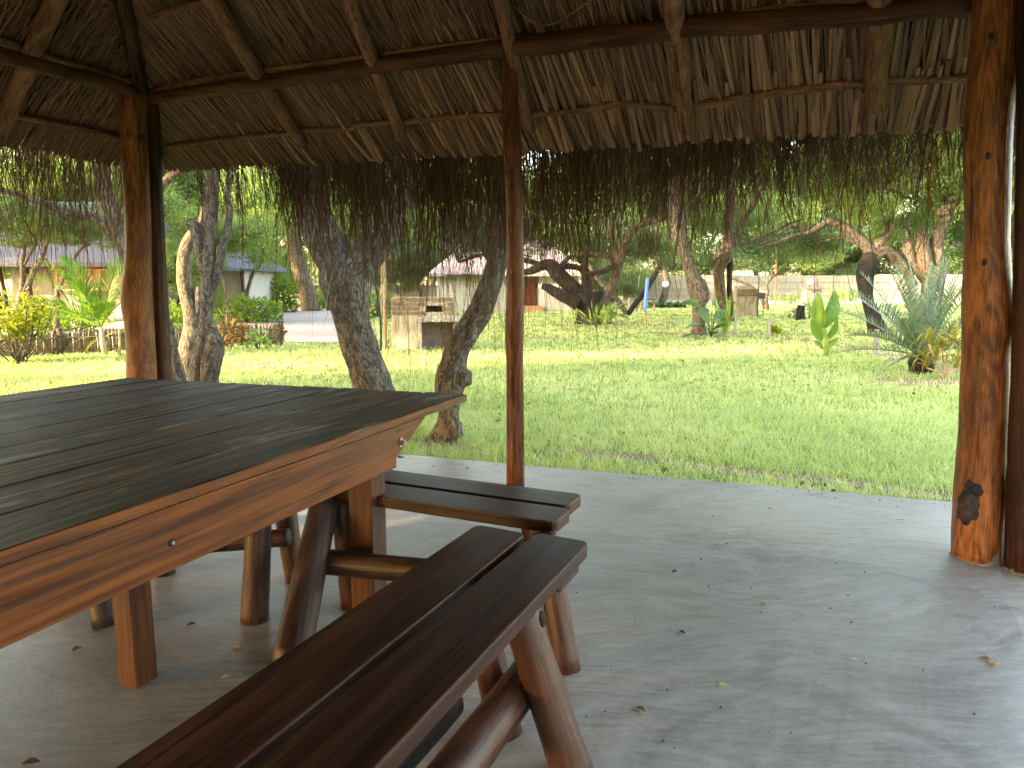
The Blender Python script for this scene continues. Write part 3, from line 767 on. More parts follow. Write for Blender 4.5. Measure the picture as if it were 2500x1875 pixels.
# rafters on the left slope
def on_left(x, y, dz=-0.115):
    n = np.array([SLOPE * NL[0], SLOPE * NL[1], 1.0]); p0 = PL(0, 0, dz); d = ray(x, y); o = np.array([0, 0, EYE])
    return o + d * (np.dot(p0 - o, n) / np.dot(d, n))
def on_front(x, y, dz=-0.03):
    n = np.array([SLOPE * NF[0] + 0.17 / LEN * E1[0], SLOPE * NF[1] + 0.17 / LEN * E1[1], 1.0])
    p0 = PF(0, 0, dz); d = ray(x, y); o = np.array([0, 0, EYE])
    return o + d * (np.dot(p0 - o, n) / np.dot(d, n))
a, b = on_left(125, 20), on_left(0, 320)
strt('rafter', a + (a - b) / np.linalg.norm(a - b) * 1.2, b, 0.068, 0.058, M['rafter'], 18, 0, 0.02, 0.09, 10)
for t in (2.4, 3.8, 5.2, 6.6, 8.0):
    strt('rafter', PL(t, -2.4, -0.115), PL(t, 0.62, -0.115), 0.06, 0.05, M['rafter'])
# hip rafter over the dark post, its tail hanging below
hipdir = (NF + NL)
hp = lambda o, dz=-0.10: np.array([*(Lc + hipdir * o), 2.90 - SLOPE * o + dz])
hu = at(352, 0, 5.0)
strt('hip_rafter', hp(0.66), hp(-2.7), 0.055, 0.060, M['darkpost'], 22, 0, 0.02, 0.06, 12)
strt('hip_rafter', np.array([*(Rc + (NF + E1) * 0.6), 2.72 - SLOPE * 0.6 - 0.1]), np.array([*(Rc + (NF + E1) * -2.7), 2.72 + SLOPE * 2.7 - 0.1]), 0.055, 0.06, M['darkpost'])
# laths
def lath(pts, onf, r, dz=-0.055):
    P = crom([tuple(onf(x, y, dz)) for x, y in pts], 40)
    mb = MB(); mb.tube(list(P), [r * (0.9 + 0.25 * mnoise.noise(Vector((i * 0.4, r * 100, len(pts)))))for i in range(40)], 9, 0.12, 7)
    return obj('lath', mb, M['rafter'], gz, True)
lath([(408, 358), (560, 338), (700, 325), (745, 318), (850, 315), (880, 304), (1000, 296), (1120, 284), (1227, 277)], on_front, 0.025)
lath([(1262, 278), (1320, 276), (1400, 272), (1450, 262), (1510, 254), (1580, 258), (1654, 264)], on_front, 0.024)
lath([(1640, 265), (1740, 252), (1850, 232), (2000, 214), (2120, 201), (2260, 194), (2520, 184)], on_front, 0.027)
lath([(372, 222), (500, 196), (620, 176), (760, 158), (900, 139), (1060, 116), (1240, 96)], on_front, 0.025)
lath([(1270, 100), (1500, 80), (1690, 54), (1860, 27), (2000, 14), (2140, 0), (2400, -24)], on_front, 0.027)
lath([(-60, 262), (16, 279), (150, 305), (220, 318), (292, 338)], on_left, 0.025)
lath([(-60, 78), (0, 98), (120, 140), (240, 176), (348, 208)], on_left, 0.025)
lath([(200, -30), (262, 2), (336, 38)], on_left, 0.024)
lath([(368, 44), (430, 22), (510, 2), (620, -28)], on_front, 0.026)
for x, y, fn in ((536, 342, on_front), (880, 303, on_front), (1145, 282, on_front), (1478, 257, on_front), (1834, 234, on_front), (2054, 208, on_front), (2260, 193, on_front), (535, 190, on_front), (145, 304, on_left), (115, 297, on_left), (138, 146, on_left)):
    c = fn(x, y, -0.055)
    mb = MB()
    ax = E1 if fn is on_front else E2
    nx = np.array([NF[0], NF[1], -SLOPE]) if fn is on_front else np.array([NL[0], NL[1], -SLOPE]); nx /= np.linalg.norm(nx)
    ay = np.array([ax[0], ax[1], 0]); az = np.cross(ay, nx)
    mb.tube([c + 0.027 * (nx * math.cos(q) + az * math.sin(q)) + ay * 0.003 * q for q in np.linspace(0, 2 * math.pi, 13)], [0.0028] * 13, 5)
    obj('binding', mb, M['wire'], gz, True)

lath([(1255, 14), (1290, 48), (1325, 61), (1370, 50), (1435, 6), (1470, -20)], on_front, 0.0055, -0.075).name = 'loose_stalk'
# solid thatch above the reeds
ridge_h = 2.70
apA = Lc + (NF + NL) * -2.83; apB = Rc + (NF + E1) * -2.83
bkL, bkR = Lc + E2 * DEP, Rc + E2 * DEP
NB = -NF
def cz(c, o, z0): return None
o_e = 0.74
eLF = np.array([*(Lc + (NF + NL) * o_e), 2.90 - SLOPE * o_e]); eRF = np.array([*(Rc + (NF - NL) * o_e), 2.73 - SLOPE * o_e])
eLB = np.array([*(bkL + (NL - NF) * o_e), 2.90 - SLOPE * o_e]); eRB = np.array([*(bkR + (-NL - NF) * o_e), 2.73 - SLOPE * o_e])
rz = 2.82 + SLOPE * 2.83
r1p = np.array([*((Lc + Rc) / 2 + E2 * 2.83), rz]); r2p = np.array([*((Lc + Rc) / 2 + E2 * (DEP - 2.83)), rz])
for q in ([eLF, eRF, r1p], [eLF, r1p, r2p, eLB], [eRF, eRB, r2p, r1p], [eLB, r2p, eRB]):
    mb = MB(); mb.solid([p + np.array([0, 0, 0.035]) for p in q], 0.17)
    obj('thatch_panel', mb, M['thatchdark'], gz)

# reeds: three-sided stalks lying down the slope
def stalk_np(A, B, w0, w1, up):
    """A lower end, B upper end, arrays (n,3) -> verts, faces"""
    d = B - A; d /= np.linalg.norm(d, axis=1)[:, None]
    sd = np.cross(d, up); sd /= np.linalg.norm(sd, axis=1)[:, None]
    nn = np.cross(sd, d)
    V = np.stack([A - sd * w0[:, None], A + sd * w0[:, None], A - nn * w0[:, None] * 0.9, B - sd * w1[:, None], B + sd * w1[:, None], B - nn * w1[:, None] * 0.9], 1)
    i = np.arange(len(A))[:, None] * 6
    F = np.concatenate([i + np.array([[0, 2, 5, 3]]), i + np.array([[2, 1, 4, 5]]), i + np.array([[1, 0, 3, 4]]), i + np.array([[0, 1, 2, 2]])[:, [0, 1, 2, 2]]], 1)
    return V.reshape(-1, 3), F
def reeds(fn, n, s0, s1, olo, ohi, ln, wid, skew, depth, taper=0.6):
    s = s0 + rng.random(n) * (s1 - s0)
    o = olo + rng.random(n) * (ohi - olo) if not callable(olo) else olo(s)
    L = ln[0] + rng.random(n) * (ln[1] - ln[0])
    clump = np.array([mnoise.noise(Vector((q * 2.2, olo if not callable(olo) else 0.5, 3.0))) for q in s])
    k = rng.normal(0, skew, n) + clump * skew * 1.3
    dz0 = -depth * rng.random(n) - 0.004; dz1 = -depth * rng.random(n) * 0.8
    A = np.array([fn(a, b, c) for a, b, c in zip(s, o, dz0)]); B = np.array([fn(a + e * l, b - l * 0.81, c) for a, b, c, e, l in zip(s, o, dz1, k, L)])
    w = wid[0] + rng.random(n) ** 1.7 * (wid[1] - wid[0])
    return A, B, w, w * taper, np.clip(rng.normal(0.5, 0.25, n), 0, 0.999)
sets = [reeds(PF, 2000, -0.75, 6.3, 0.72, 0.765, (0.85, 1.05), (0.006, 0.015), 0.055, 0.045),
        reeds(PF, 800, -0.75, 6.3, 0.725, 0.775, (0.28, 0.5), (0.009, 0.019), 0.05, 0.05),
        reeds(PF, 1750, -0.30, 6.0, 0.05, 0.16, (0.8, 1.0), (0.004, 0.010), 0.09, 0.032),
        reeds(PF, 1300, 0.0, 5.8, -0.62, -0.45, (0.8, 1.0), (0.004, 0.009), 0.12, 0.04),
        reeds(PF, 900, 0.3, 5.6, -1.25, -1.05, (0.8, 1.0), (0.004, 0.009), 0.2, 0.04),
        reeds(PL, 1000, -0.75, 4.5, 0.72, 0.765, (0.85, 1.05), (0.005, 0.012), 0.10, 0.030),
        reeds(PL, 520, -0.75, 4.5, 0.725, 0.77, (0.28, 0.5), (0.006, 0.014), 0.09, 0.040),
        reeds(PL, 850, -0.30, 4.5, 0.05, 0.16, (0.8, 1.0), (0.004, 0.010), 0.15, 0.032),
        reeds(PL, 850, 0.0, 4.6, -0.62, -0.45, (0.8, 1.0), (0.004, 0.009), 0.2, 0.04),
        reeds(PL, 700, 0.3, 5.0, -1.25, -1.05, (0.8, 1.0), (0.004, 0.009), 0.2, 0.04)]
# clip the two slopes at the hip: drop stalks whose ends pass over to the other slope
def hip_ok(A, B, side):
    sg = 1.0 if side == 'F' else -1.0
    fA = sg * ((A[:, :2] - Lc) @ NF - (A[:, :2] - Lc) @ NL) + 0.03; fB = sg * ((B[:, :2] - Lc) @ NF - (B[:, :2] - Lc) @ NL) + 0.03
    t = np.clip(fA / np.where(np.abs(fA - fB) < 1e-6, 1e-6, fA - fB), 0, 1)[:, None]
    C = A + (B - A) * t
    cb = (fA > 0) & (fB < 0); ca = (fA < 0) & (fB > 0)
    B[cb] = C[cb]; A[ca] = C[ca]
    return ((fA > 0) | (fB > 0)) & (np.linalg.norm(B - A, axis=1) > 0.06)
cat = [[], [], [], [], []]
for i, st_ in enumerate(sets):
    ok = hip_ok(st_[0], st_[1], 'F' if i < 5 else 'L')
    if i < 5:
        orr = (st_[0][:, :2] - Rc) @ (-NL); off_ = (st_[0][:, :2] - Rc) @ NF
        ok &= (orr < 1.0) & ((st_[1][:, :2] - Rc) @ NF >= (st_[1][:, :2] - Rc) @ (-NL) - 0.06)
    for j in range(5): cat[j].append(st_[j][ok])
A, B, w0, w1, var = [np.concatenate(c) for c in cat]
# the nearest, widest stalks of the eave become single reeds, the rest one mass
dist = np.linalg.norm(A - np.array([0, 0, EYE]), axis=1)
cxp = CX + FPX * A[:, 0] / (A[:, 1] * CT - (A[:, 2] - EYE) * ST)
score = w0 / dist * ((cxp > 0) & (cxp < 2350) & (A[:, 1] > 0))
pick = np.argsort(-score)[:300]
mask = np.ones(len(A), bool); mask[pick] = False
UP = np.array([0, 0, 1.0])
def tri_mesh(A, B, w0, w1, var, name):
    V, F = stalk_np(A, B, w0, w1, UP)
    F4 = F.reshape(len(A), 4, 4)
    quads = F4[:, :3].reshape(-1, 4); tris = F4[:, 3, :3].reshape(-1, 3)
    T = np.vstack([quads[:, [0, 1, 2]], quads[:, [0, 2, 3]], tris])
    va = np.concatenate([np.repeat(var, 3), np.repeat(var, 3), var])
    return to_mesh(name, V, T, None, va)
o = link('thatch_stalks', tri_mesh(A[mask], B[mask], w0[mask], w1[mask], var[mask], 'thatch_stalks'), M['reed'], gz); o['kind'] = 'stuff'
# unit reeds (lower end at 0, upper end at +X 1)
unit = []
for k in range(5):
    mb = MB(); nseg = 4
    for i in range(nseg + 1):
        t = i / nseg; r = 1 - 0.42 * t
        for q in range(4):
            a = math.pi / 4 + q * math.pi / 2
            mb.v.append(np.array([t, math.cos(a) * r * 1.25, math.sin(a) * r * 0.7 + 1.3 * math.sin(t * 3 + k) * 0.6])); mb.g.append(np.array([t, 0, 0]))
    for i in range(nseg):
        for q in range(4): mb.face((i * 4 + q, i * 4 + (q + 1) % 4, i * 4 + 4 + (q + 1) % 4, i * 4 + 4 + q), k / 5)
    mb.face((0, 1, 2, 3), 0.1)
    me = to_mesh('reed', mb.v, mb.f, None, mb.var); me.materials.append(M['reed']); unit.append(me)
for n, i in enumerate(pick):
    d = Vector(B[i] - A[i]); L = d.length
    X = d.normalized(); Yv = Vector((0, 0, 1)).cross(X).normalized(); Z = X.cross(Yv)
    o = link('reed', unit[n % 5], M['reed'], gz)
    w = w0[i]
    o.matrix_local = Matrix(((X.x * L, Yv.x * w, Z.x * w, A[i][0]), (X.y * L, Yv.y * w, Z.y * w, A[i][1]), (X.z * L, Yv.z * w, Z.z * w, A[i][2] - 0.012), (0, 0, 0, 1)))

# hanging fringe of dry palm strips
def fringe(fn, nclump, s0, s1, per, length, out, dens=None, o0=(0.74, 0.98), light=0.35):
    Vs, Fs, vs = [], [], []; nv = 0
    for c in range(nclump):
        s = s0 + random.random() * (s1 - s0)
        keep, lm = dens(s) if dens else (1, 1)
        if random.random() > keep: continue
        ob = o0[0] + random.random() * (o0[1] - o0[0])
        root = fn(s, ob, 0.05 + 0.10 * random.random() + (ob - 0.74) * 0.3)
        lean = random.gauss(0, 0.10); cl = (length[0] + random.random() ** 1.6 * (length[1] - length[0])) * lm
        cv = random.random()
        for k in range(int(per * (0.5 + random.random()))):
            L = cl * (0.45 + 0.75 * random.random()); w = 0.0014 + 0.0030 * random.random() ** 1.5
            e = E1 if fn is PF else E2; nn = NF if fn is PF else NL
            sx = random.gauss(0, 0.035); lx = lean + random.gauss(0, 0.15); ox = abs(random.gauss(out, out * 0.7))
            wob = random.random() * 50; m = 7
            yaw = random.random() * math.pi; wd = np.array([math.cos(yaw), math.sin(yaw), 0])
            for i in range(m):
                t = i / (m - 1)
                p = root + np.array([*(e * (sx + lx * L * t + 0.085 * t * mnoise.noise(Vector((wob, t * 3.2, 0))))), 0]) + np.array([*(nn * (ox * (1 - (1 - t) ** 2) * L + 0.03 * t * mnoise.noise(Vector((wob, t * 3, 7))))), 0])
                p = p + np.array([0, 0, -L * (t ** 1.15)])
                ww = w * (1 - 0.6 * t ** 2)
                Vs.append(p - wd * ww); Vs.append(p + wd * ww)
            for i in range(m - 1):
                Fs.append((nv + 2 * i, nv + 2 * i + 1, nv + 2 * i + 3, nv + 2 * i + 2)); vs.append(min(0.999, max(0, light * (0.3 + 0.9 * cv) + random.gauss(0, 0.10))))
            nv += 2 * m
    return np.array(Vs), np.array(Fs), vs
def dens_front(s):
    k = 0.5 + 1.1 * mnoise.noise(Vector((s * 2.6, 4.0, 0)))
    if s < 0.5: return 0.30, 0.7
    if 1.1 <= s < 4.3: return min(1.0, 0.62 + k * 0.6), (1.12 if s < 3.3 else 0.84) * (0.85 + 0.25 * k)
    if s < 1.1: return 0.75, 0.85
    if s < 3.3: return 1.0, 1.0
    if s < 4.3: return 0.92, 0.82
    if s < 5.0: return 0.5, 0.75
    return 0.30, 0.8
fa = fringe(PF, 620, -0.6, 6.3, 10, (0.60, 1.5), 0.12, dens_front, light=0.30)
fb, fe = fringe(PF, 430, -0.3, 5.9, 11, (0.42, 0.95), 0.10, dens_front, light=0.22), fringe(PF, 110, 3.9, 6.2, 10, (0.18, 0.50), 0.10, None, light=0.22)
fc = fringe(PL, 230, -0.6, 4.2, 11, (0.5, 1.35), 0.12, lambda s: (0.9, 1.0), light=0.6)
fd = fringe(PL, 100, -0.6, 4.2, 9, (0.3, 0.6), 0.1, lambda s: (0.85, 1.0), light=0.7)
Vs = np.vstack([q[0] for q in (fa, fb, fc, fd, fe)]); off = 0; FF = []
for q in (fa, fb, fc, fd, fe): FF.append(q[1] + off); off += len(q[0])
o = link('thatch_fringe', to_mesh('thatch_fringe', Vs, np.vstack(FF), None, sum([q[2] for q in (fa, fb, fc, fd, fe)], [])), M['fringe'], gz); o['kind'] = 'stuff'
exec_table = True

# ------------------------------------------------------------------ table
T = 0.79
cR = gnd(1144, 961, T)[:2]; cL = gnd(309, 922, T)[:2]
ax = cR - gnd(0, 1342, T)[:2]; ax /= np.linalg.norm(ax)          # along the table, away from the camera
wx = np.array([ax[1], -ax[0]])                                    # across, to the right
width = 2.02; tlen = 3.3
tb = thing('wooden_table', 'large plank table with dark weathered top and orange brown apron', 'table', (*(cR - ax * 1.6 - wx * 1.0), 0.0))
def frame3(u, v): return [[u[0], v[0], 0], [u[1], v[1], 0], [0, 0, 1]]
Rt = frame3(wx, ax)
npl = 9; pw = width / npl
for k in range(npl):
    cw = (k + 0.5) * pw
    # the far edge runs a little out of square, as in the photograph
    skew = (np.dot(cL - cR, ax)) * (cw / width)
    c = cR - wx * cw - ax * (tlen / 2 - skew / 2)
    ln = tlen + skew
    mb = MB(); mb.box((c[0], c[1], T - 0.0175 - random.random() * 0.0025), (pw - 0.007, ln, 0.035), Rt, bev=0.004, long=1, mi=0)
    # end grain and right edge of the outermost plank keep the orange wood
    pl = obj('plank', mb, [M['tabletop'], M['apron']], tb)
    if k == 0:
        me = pl.data
        for p in me.polygons:
            if abs(p.normal.z) < 0.5: p.material_index = 1
# aprons
ape = cR - ax * 0.0
def apron(name, c, ln, th, hgt, zc, R, mat=M['apron']):
    mb = MB(); mb.box((c[0], c[1], zc), (th, ln, hgt), R, bev=0.003, long=1, var=0.1)
    return obj(name, mb, mat, tb)
leg_far = 0.66                                                    # the far overhang
ah = 0.165; az = T - 0.037 - ah / 2
for side in (0, 1):
    off_w = 0.028 if side == 0 else width - 0.028
    c = cR - wx * off_w - ax * (leg_far + (tlen - leg_far) / 2)
    apron('apron', c, tlen - leg_far, 0.04, ah, az, Rt)
# inner rails with sloping cut ends that carry the overhang
for off_w in (0.075, width - 0.075):
    mb = MB(); z1, z0 = T - 0.038, T - 0.037 - ah
    prof = [(-2.6, z0), (-(leg_far - 0.04), z0), (-0.30, z1), (-2.6, z1)]
    n0 = 0
    for sg in (-1, 1):
        for a_, z_ in prof:
            p = cR - wx * (off_w + sg * 0.022) + ax * a_
            mb.v.append(np.array([p[0], p[1], z_])); mb.g.append(np.array([z_, off_w, a_]))
    mb.face((0, 1, 2, 3)); mb.face((7, 6, 5, 4))
    for k in range(4): mb.face((k, k + 4, (k + 1) % 4 + 4, (k + 1) % 4))
    obj('rail', mb, M['apron'], tb)
for a_ in (leg_far + 0.10, tlen - 0.35):
    c = cR - wx * width / 2 - ax * a_
    mb = MB(); mb.box((c[0], c[1], az), (width - 0.2, 0.04, ah), Rt, long=0, bev=0.003); obj('apron', mb, M['apron'], tb)
def tleg(c, w, name='leg'):
    mb = MB(); h = T - 0.04
    mb.box((c[0], c[1], h / 2), (w, w, h), Rt, bev=0.004, long=2, var=0.1); return obj(name, mb, M['tleg'], tb)
lw = 0.105
tleg(cR - wx * (0.052 + lw / 2) - ax * (leg_far + 0.015 + lw / 2), lw)
tleg(cR - wx * (width - 0.16) - ax * (leg_far + 0.07), lw)
l1 = gnd(335, 1686)[:2]
tleg(l1 - wx * 0.042 + ax * 0.042, 0.084)
tleg(cR - wx * 0.11 - ax * (tlen - 0.3), lw); tleg(cR - wx * (width - 0.16) - ax * (tlen - 0.3), lw)
# bolts on the apron face
def onapron(x, y):
    p0 = cR - wx * 0.006; n = wx; d = ray(x, y)
    t = np.dot(np.array([p0[0], p0[1]]) - np.zeros(2), n) / np.dot(d[:2], n); return np.array([0, 0, EYE]) + d * t
def bolt(x, y, r, name='bolt'):
    c = onapron(x, y); nv = np.array([wx[0], wx[1], 0])
    mb = MB(); mb.tube([c - nv * 0.004, c + nv * 0.003], [r * 1.55, r * 1.5], 16)
    mb.tube([c + nv * 0.003, c + nv * 0.016], [r, r * 0.95], 6)
    mb.tube([c + nv * 0.016, c + nv * 0.022], [r * 0.5, r * 0.45], 10)
    obj(name, mb, M['bolt'], tb)
bolt(979, 1080, 0.0125); bolt(976, 1115, 0.004, 'screw')
c = onapron(421, 1325); nv = np.array([wx[0], wx[1], 0])
mb = MB(); mb.tube([c - nv * 0.01, c + nv * 0.0012], [0.0105, 0.0105], 14); obj('bolt_hole', mb, M['black'], tb)
mb = MB(); mb.tube([c, c + nv * 0.004], [0.006, 0.005], 8); obj('bolt', mb, M['bolt'], tb)

# ------------------------------------------------------------------ benches
def plank_round(c0, u, v, ln, wd, zt, th, mb):
    """board with rounded far corners: c0 = centre of the far end, u along away, v across."""
    pts = []; r = 0.028
    for (sx, sy, a0) in ((1, 1, 0), (-1, 1, 90), (-1, -1, 180), (1, -1, 270)):
        for a in range(0, 91, 30):
            q = math.radians(a0 + a)
            x = sx * (wd / 2 - r) + r * math.cos(q); y = (0 if sy > 0 else -ln) + (-r if sy > 0 else r) + r * math.sin(q)
            pts.append((x, y))
    n = len(pts); off = np.array([random.random() * 9, random.random() * 9, random.random() * 9])
    rings = ((zt - th, 1.0), (zt - 0.006, 1.0), (zt - 0.0015, 0.985 if wd > 0.1 else 1), (zt, 0.965))
    n0 = len(mb.v)
    for z, k in rings:
        for x, y in pts:
            y2 = (y + ln / 2) * (1 - (1 - k) * wd / ln) - ln / 2
            p = np.array(c0) + v * x * k + u * y2
            mb.v.append(np.array([p[0], p[1], z])); mb.g.append(np.array([x, z, y]) + off)
    vv = random.random()
    for i in range(3):
        for k in range(n): mb.face((n0 + i * n + k, n0 + i * n + (k + 1) % n, n0 + i * n + n + (k + 1) % n, n0 + i * n + n + k), vv)
    mb.face(tuple(n0 + k for k in range(n))[::-1], vv); mb.face(tuple(n0 + 3 * n + k for k in range(n)), vv)
BT = 0.49
def bench(label, farL, farR, u, ln, th=0.042):
    farL, farR = np.array(farL[:2]), np.array(farR[:2])
    v = farR - farL; wtot = np.linalg.norm(v); v /= wtot
    mid = (farL + farR) / 2
    b = thing('wooden_bench', label, 'bench', (*(mid - u * ln / 2), 0.0), 'rustic plank benches around the table')
    w1 = (wtot - 0.026) / 2
    for sg in (-1, 1):
        c = mid + v * sg * (w1 / 2 + 0.013) + u * (0.012 * sg)
        mb = MB(); plank_round(c[:2], u, v, ln, w1, BT, th, mb); obj('plank', mb, M['bench'], b)
    return b, mid, v, wtot
def blog(b, a, c, r0, r1, mat=None, seg=16, name='leg', n=12, flat=1.0):
    a, c = np.array(a, float), np.array(c, float)
    mb = MB(); mb.tube([a + (c - a) * t for t in np.linspace(0, 1, n)], list(np.linspace(r0, r1, n)), seg, 0.06, 4, flat=flat)
    return obj(name, mb, mat or M['benchleg'], b, True)
# nearest bench, running along the table's right side
fL, fR = gnd(1167, 1277, BT)[:2], gnd(1437, 1325, BT)[:2]
u1 = (fL - gnd(500, 1725, BT)[:2]); u1 /= np.linalg.norm(u1)
b1, mid1, v1, wt1 = bench('nearest dark brown bench of two long planks with reddish log legs', fL, fR, u1, 2.1)
rt = gnd(1312, 1515, 0.455); rf = gnd(1413, 1905, 0.0)
blog(b1, (rt[0] - v1[0] * 0.085 + u1[0] * 0.05, rt[1] - v1[1] * 0.085 + u1[1] * 0.05, 0.468), (rf[0] - v1[0] * 0.01, rf[1], 0), 0.052, 0.056)
rf2 = gnd(1236, 1790)
blog(b1, (rf2[0] - 0.10, rf2[1] + 0.03, 0.458), (rf2[0], rf2[1], 0), 0.045, 0.05)
e0 = gnd(1285, 1655, 0.20); e1_ = e0 + np.array([-u1[0], -u1[1], -0.02]) * 1.25
blog(b1, e0, e1_, 0.056, 0.062, name='stretcher', n=16)
blog(b1, e0 - np.array([*v1, 0]) * 0.17 + np.array([0, 0, -0.03]) - np.array([*u1, 0]) * 0.16, e1_ - np.array([*v1, 0]) * 0.17, 0.05, 0.055, M['benchlegdark'], name='stretcher', n=14)
for sg in (-1, 1):
    q = mid1 + v1 * sg * 0.12 - u1 * 1.7
    blog(b1, (q[0], q[1], 0.455), (q[0] + v1[0] * sg * 0.06, q[1] + v1[1] * sg * 0.06, 0), 0.045, 0.055)
# cross piece under the far end
q0 = mid1 - u1 * 0.13; 
mb = MB(); mb.box((q0[0], q0[1], BT - 0.042 - 0.022), (wt1 - 0.03, 0.17, 0.044), frame3(v1, u1), bev=0.006, long=0); obj('cross_piece', mb, M['benchleg'], b1)
q0 = mid1 - u1 * 1.75
mb = MB(); mb.box((q0[0], q0[1], BT - 0.042 - 0.022), (wt1 - 0.03, 0.17, 0.044), frame3(v1, u1), bev=0.006, long=0); obj('cross_piece', mb, M['benchleg'], b1)
kk = gnd(1326, 1512, 0.40)
kk = at(1327, 1512, rt[1] - 0.035); disc(kk, (0.5, -1, 0.25), 0.010, 0.022, M['knot'], 'knot', b1, 0.006)
# bench across the table's far end
fB, fN = gnd(1430, 1207, BT)[:2], gnd(1330, 1272, BT)[:2]
u2 = gnd(1430, 1207, BT)[:2] - gnd(980, 1150, BT)[:2]; u2 /= np.linalg.norm(u2)
v2 = np.array([u2[1], -u2[0]])
nB = gnd(1378, 1247, BT)[:2]
b2, mid2, vv2, wt2 = bench('dark bench with greenish worn planks set across the far end of the table', fB, fB + v2 * 0.36, u2, 1.55)
r_ = gnd(1385, 1638)
r_top = gnd(1330, 1305, 0.45)
blog(b2, (r_top[0], r_top[1] + 0.02, 0.452), (r_[0], r_[1], 0), 0.043, 0.048)
rb = fB - u2 * 0.22 + v2 * 0.05
blog(b2, (rb[0], rb[1], 0.452), (rb[0] - v2[0] * 0.12, rb[1] - v2[1] * 0.12, 0), 0.043, 0.05)
tp = gnd(795, 1222, 0.45); ft = gnd(706, 1632, 0)
blog(b2, (tp[0], tp[1], 0.452), (ft[0], ft[1], 0.0), 0.056, 0.066, M['benchlegdark'])
tp2 = gnd(843, 1215, 0.45); ft2 = gnd(862, 1480, 0)
blog(b2, (tp2[0], tp2[1], 0.452), (ft2[0], ft2[1], 0.0), 0.055, 0.05, M['benchleg'])
s0 = (np.array(tp) + np.array(ft)) / 2; s0 = at(800, 1372, 2.62); s1 = at(1010, 1392, 2.50); 
sd_ = (s1 - s0); 
blog(b2, s0 - sd_ * 0.1, s0 + sd_ * 2.2, 0.048, 0.044, M['benchlegdark'], name='stretcher', n=14)
# third bench, mostly hidden behind the table apron
l3 = fB + v2 * 0.02 - u2 * 1.62
b3, mid3, v3, wt3 = bench('dark bench glimpsed under the table, only its log legs showing', l3, l3 + v2 * 0.36, u2, 1.5)
tpa = at(634, 1262, 2.66); fta = gnd(622, 1515)
blog(b3, (tpa[0], tpa[1], 0.452), (fta[0], fta[1], 0), 0.048, 0.054, M['benchlegdark'])
tpb = at(722, 1230, 3.05); ftb = gnd(722, 1420)
blog(b3, (tpb[0] - 0.06, tpb[1], 0.452), (ftb[0], ftb[1], 0), 0.05, 0.045, M['benchleg'])
blog(b3, at(705, 1312, 2.84), at(560, 1322, 2.84), 0.036, 0.04, M['benchlegdark'], name='stretcher')
blog(b3, at(560, 1322, 2.84), at(330, 1340, 2.86), 0.04, 0.04, M['benchlegdark'], name='stretcher')
fs = gnd(262, 1528); blog(b3, (fs[0] - 0.10, fs[1] + 0.10, 0.452), (fs[0], fs[1], 0), 0.055, 0.05, M['benchlegdark'])
blog(b3, (fs[0] - 0.05, fs[1] + 0.42, 0.452), (fs[0] - 0.02, fs[1] + 0.5, 0), 0.05, 0.05, M['benchlegdark'])

# ------------------------------------------------------------------ dry leaves on the floor
def dry_leaf(px, py, ln, wd, rot, curl, c1, c2, label, z=0.006):
    p = gnd(px, py); ln *= 0.64; wd *= 0.66; curl *= 0.62
    me_v, me_f = [], []
    n, m = 8, 4
    for i in range(n + 1):
        t = i / n
        hw = wd * math.sin(math.pi * min(1, t * 0.94 + 0.03)) ** 0.8 * (1 - 0.25 * t)
        for j in range(m + 1):
            sgn = (j / m * 2 - 1)
            zz = z + curl * ln * (0.55 * abs(sgn) ** 2 * math.sin(math.pi * t) + 0.5 * (t - 0.4) ** 2)
            me_v.append(((t - 0.5) * ln, sgn * hw, zz))
    for i in range(n):
        for j in range(m): me_f.append((i * (m + 1) + j, i * (m + 1) + j + 1, (i + 1) * (m + 1) + j + 1, (i + 1) * (m + 1) + j))
    me = to_mesh('dry_leaf', me_v, me_f, smooth=True)
    o = link('dry_leaf', me, leafdry('leaf_' + label[:12].replace(' ', '_'), c1, c2), None, (p[0], p[1], 0.0))
    o.rotation_euler = (0, 0, rot)
    sm = o.modifiers.new('t', 'SOLIDIFY'); sm.thickness = 0.0012
    tag(o, label, 'leaf', 'dry leaves fallen on the cement floor')
tan, brn, drk, grn, pal = ((0.35, 0.24, 0.08), (0.48, 0.36, 0.14)), ((0.16, 0.085, 0.04), (0.26, 0.16, 0.08)), ((0.025, 0.018, 0.014), (0.07, 0.05, 0.035)), ((0.20, 0.22, 0.05), (0.36, 0.36, 0.11)), ((0.36, 0.33, 0.25), (0.50, 0.46, 0.37))
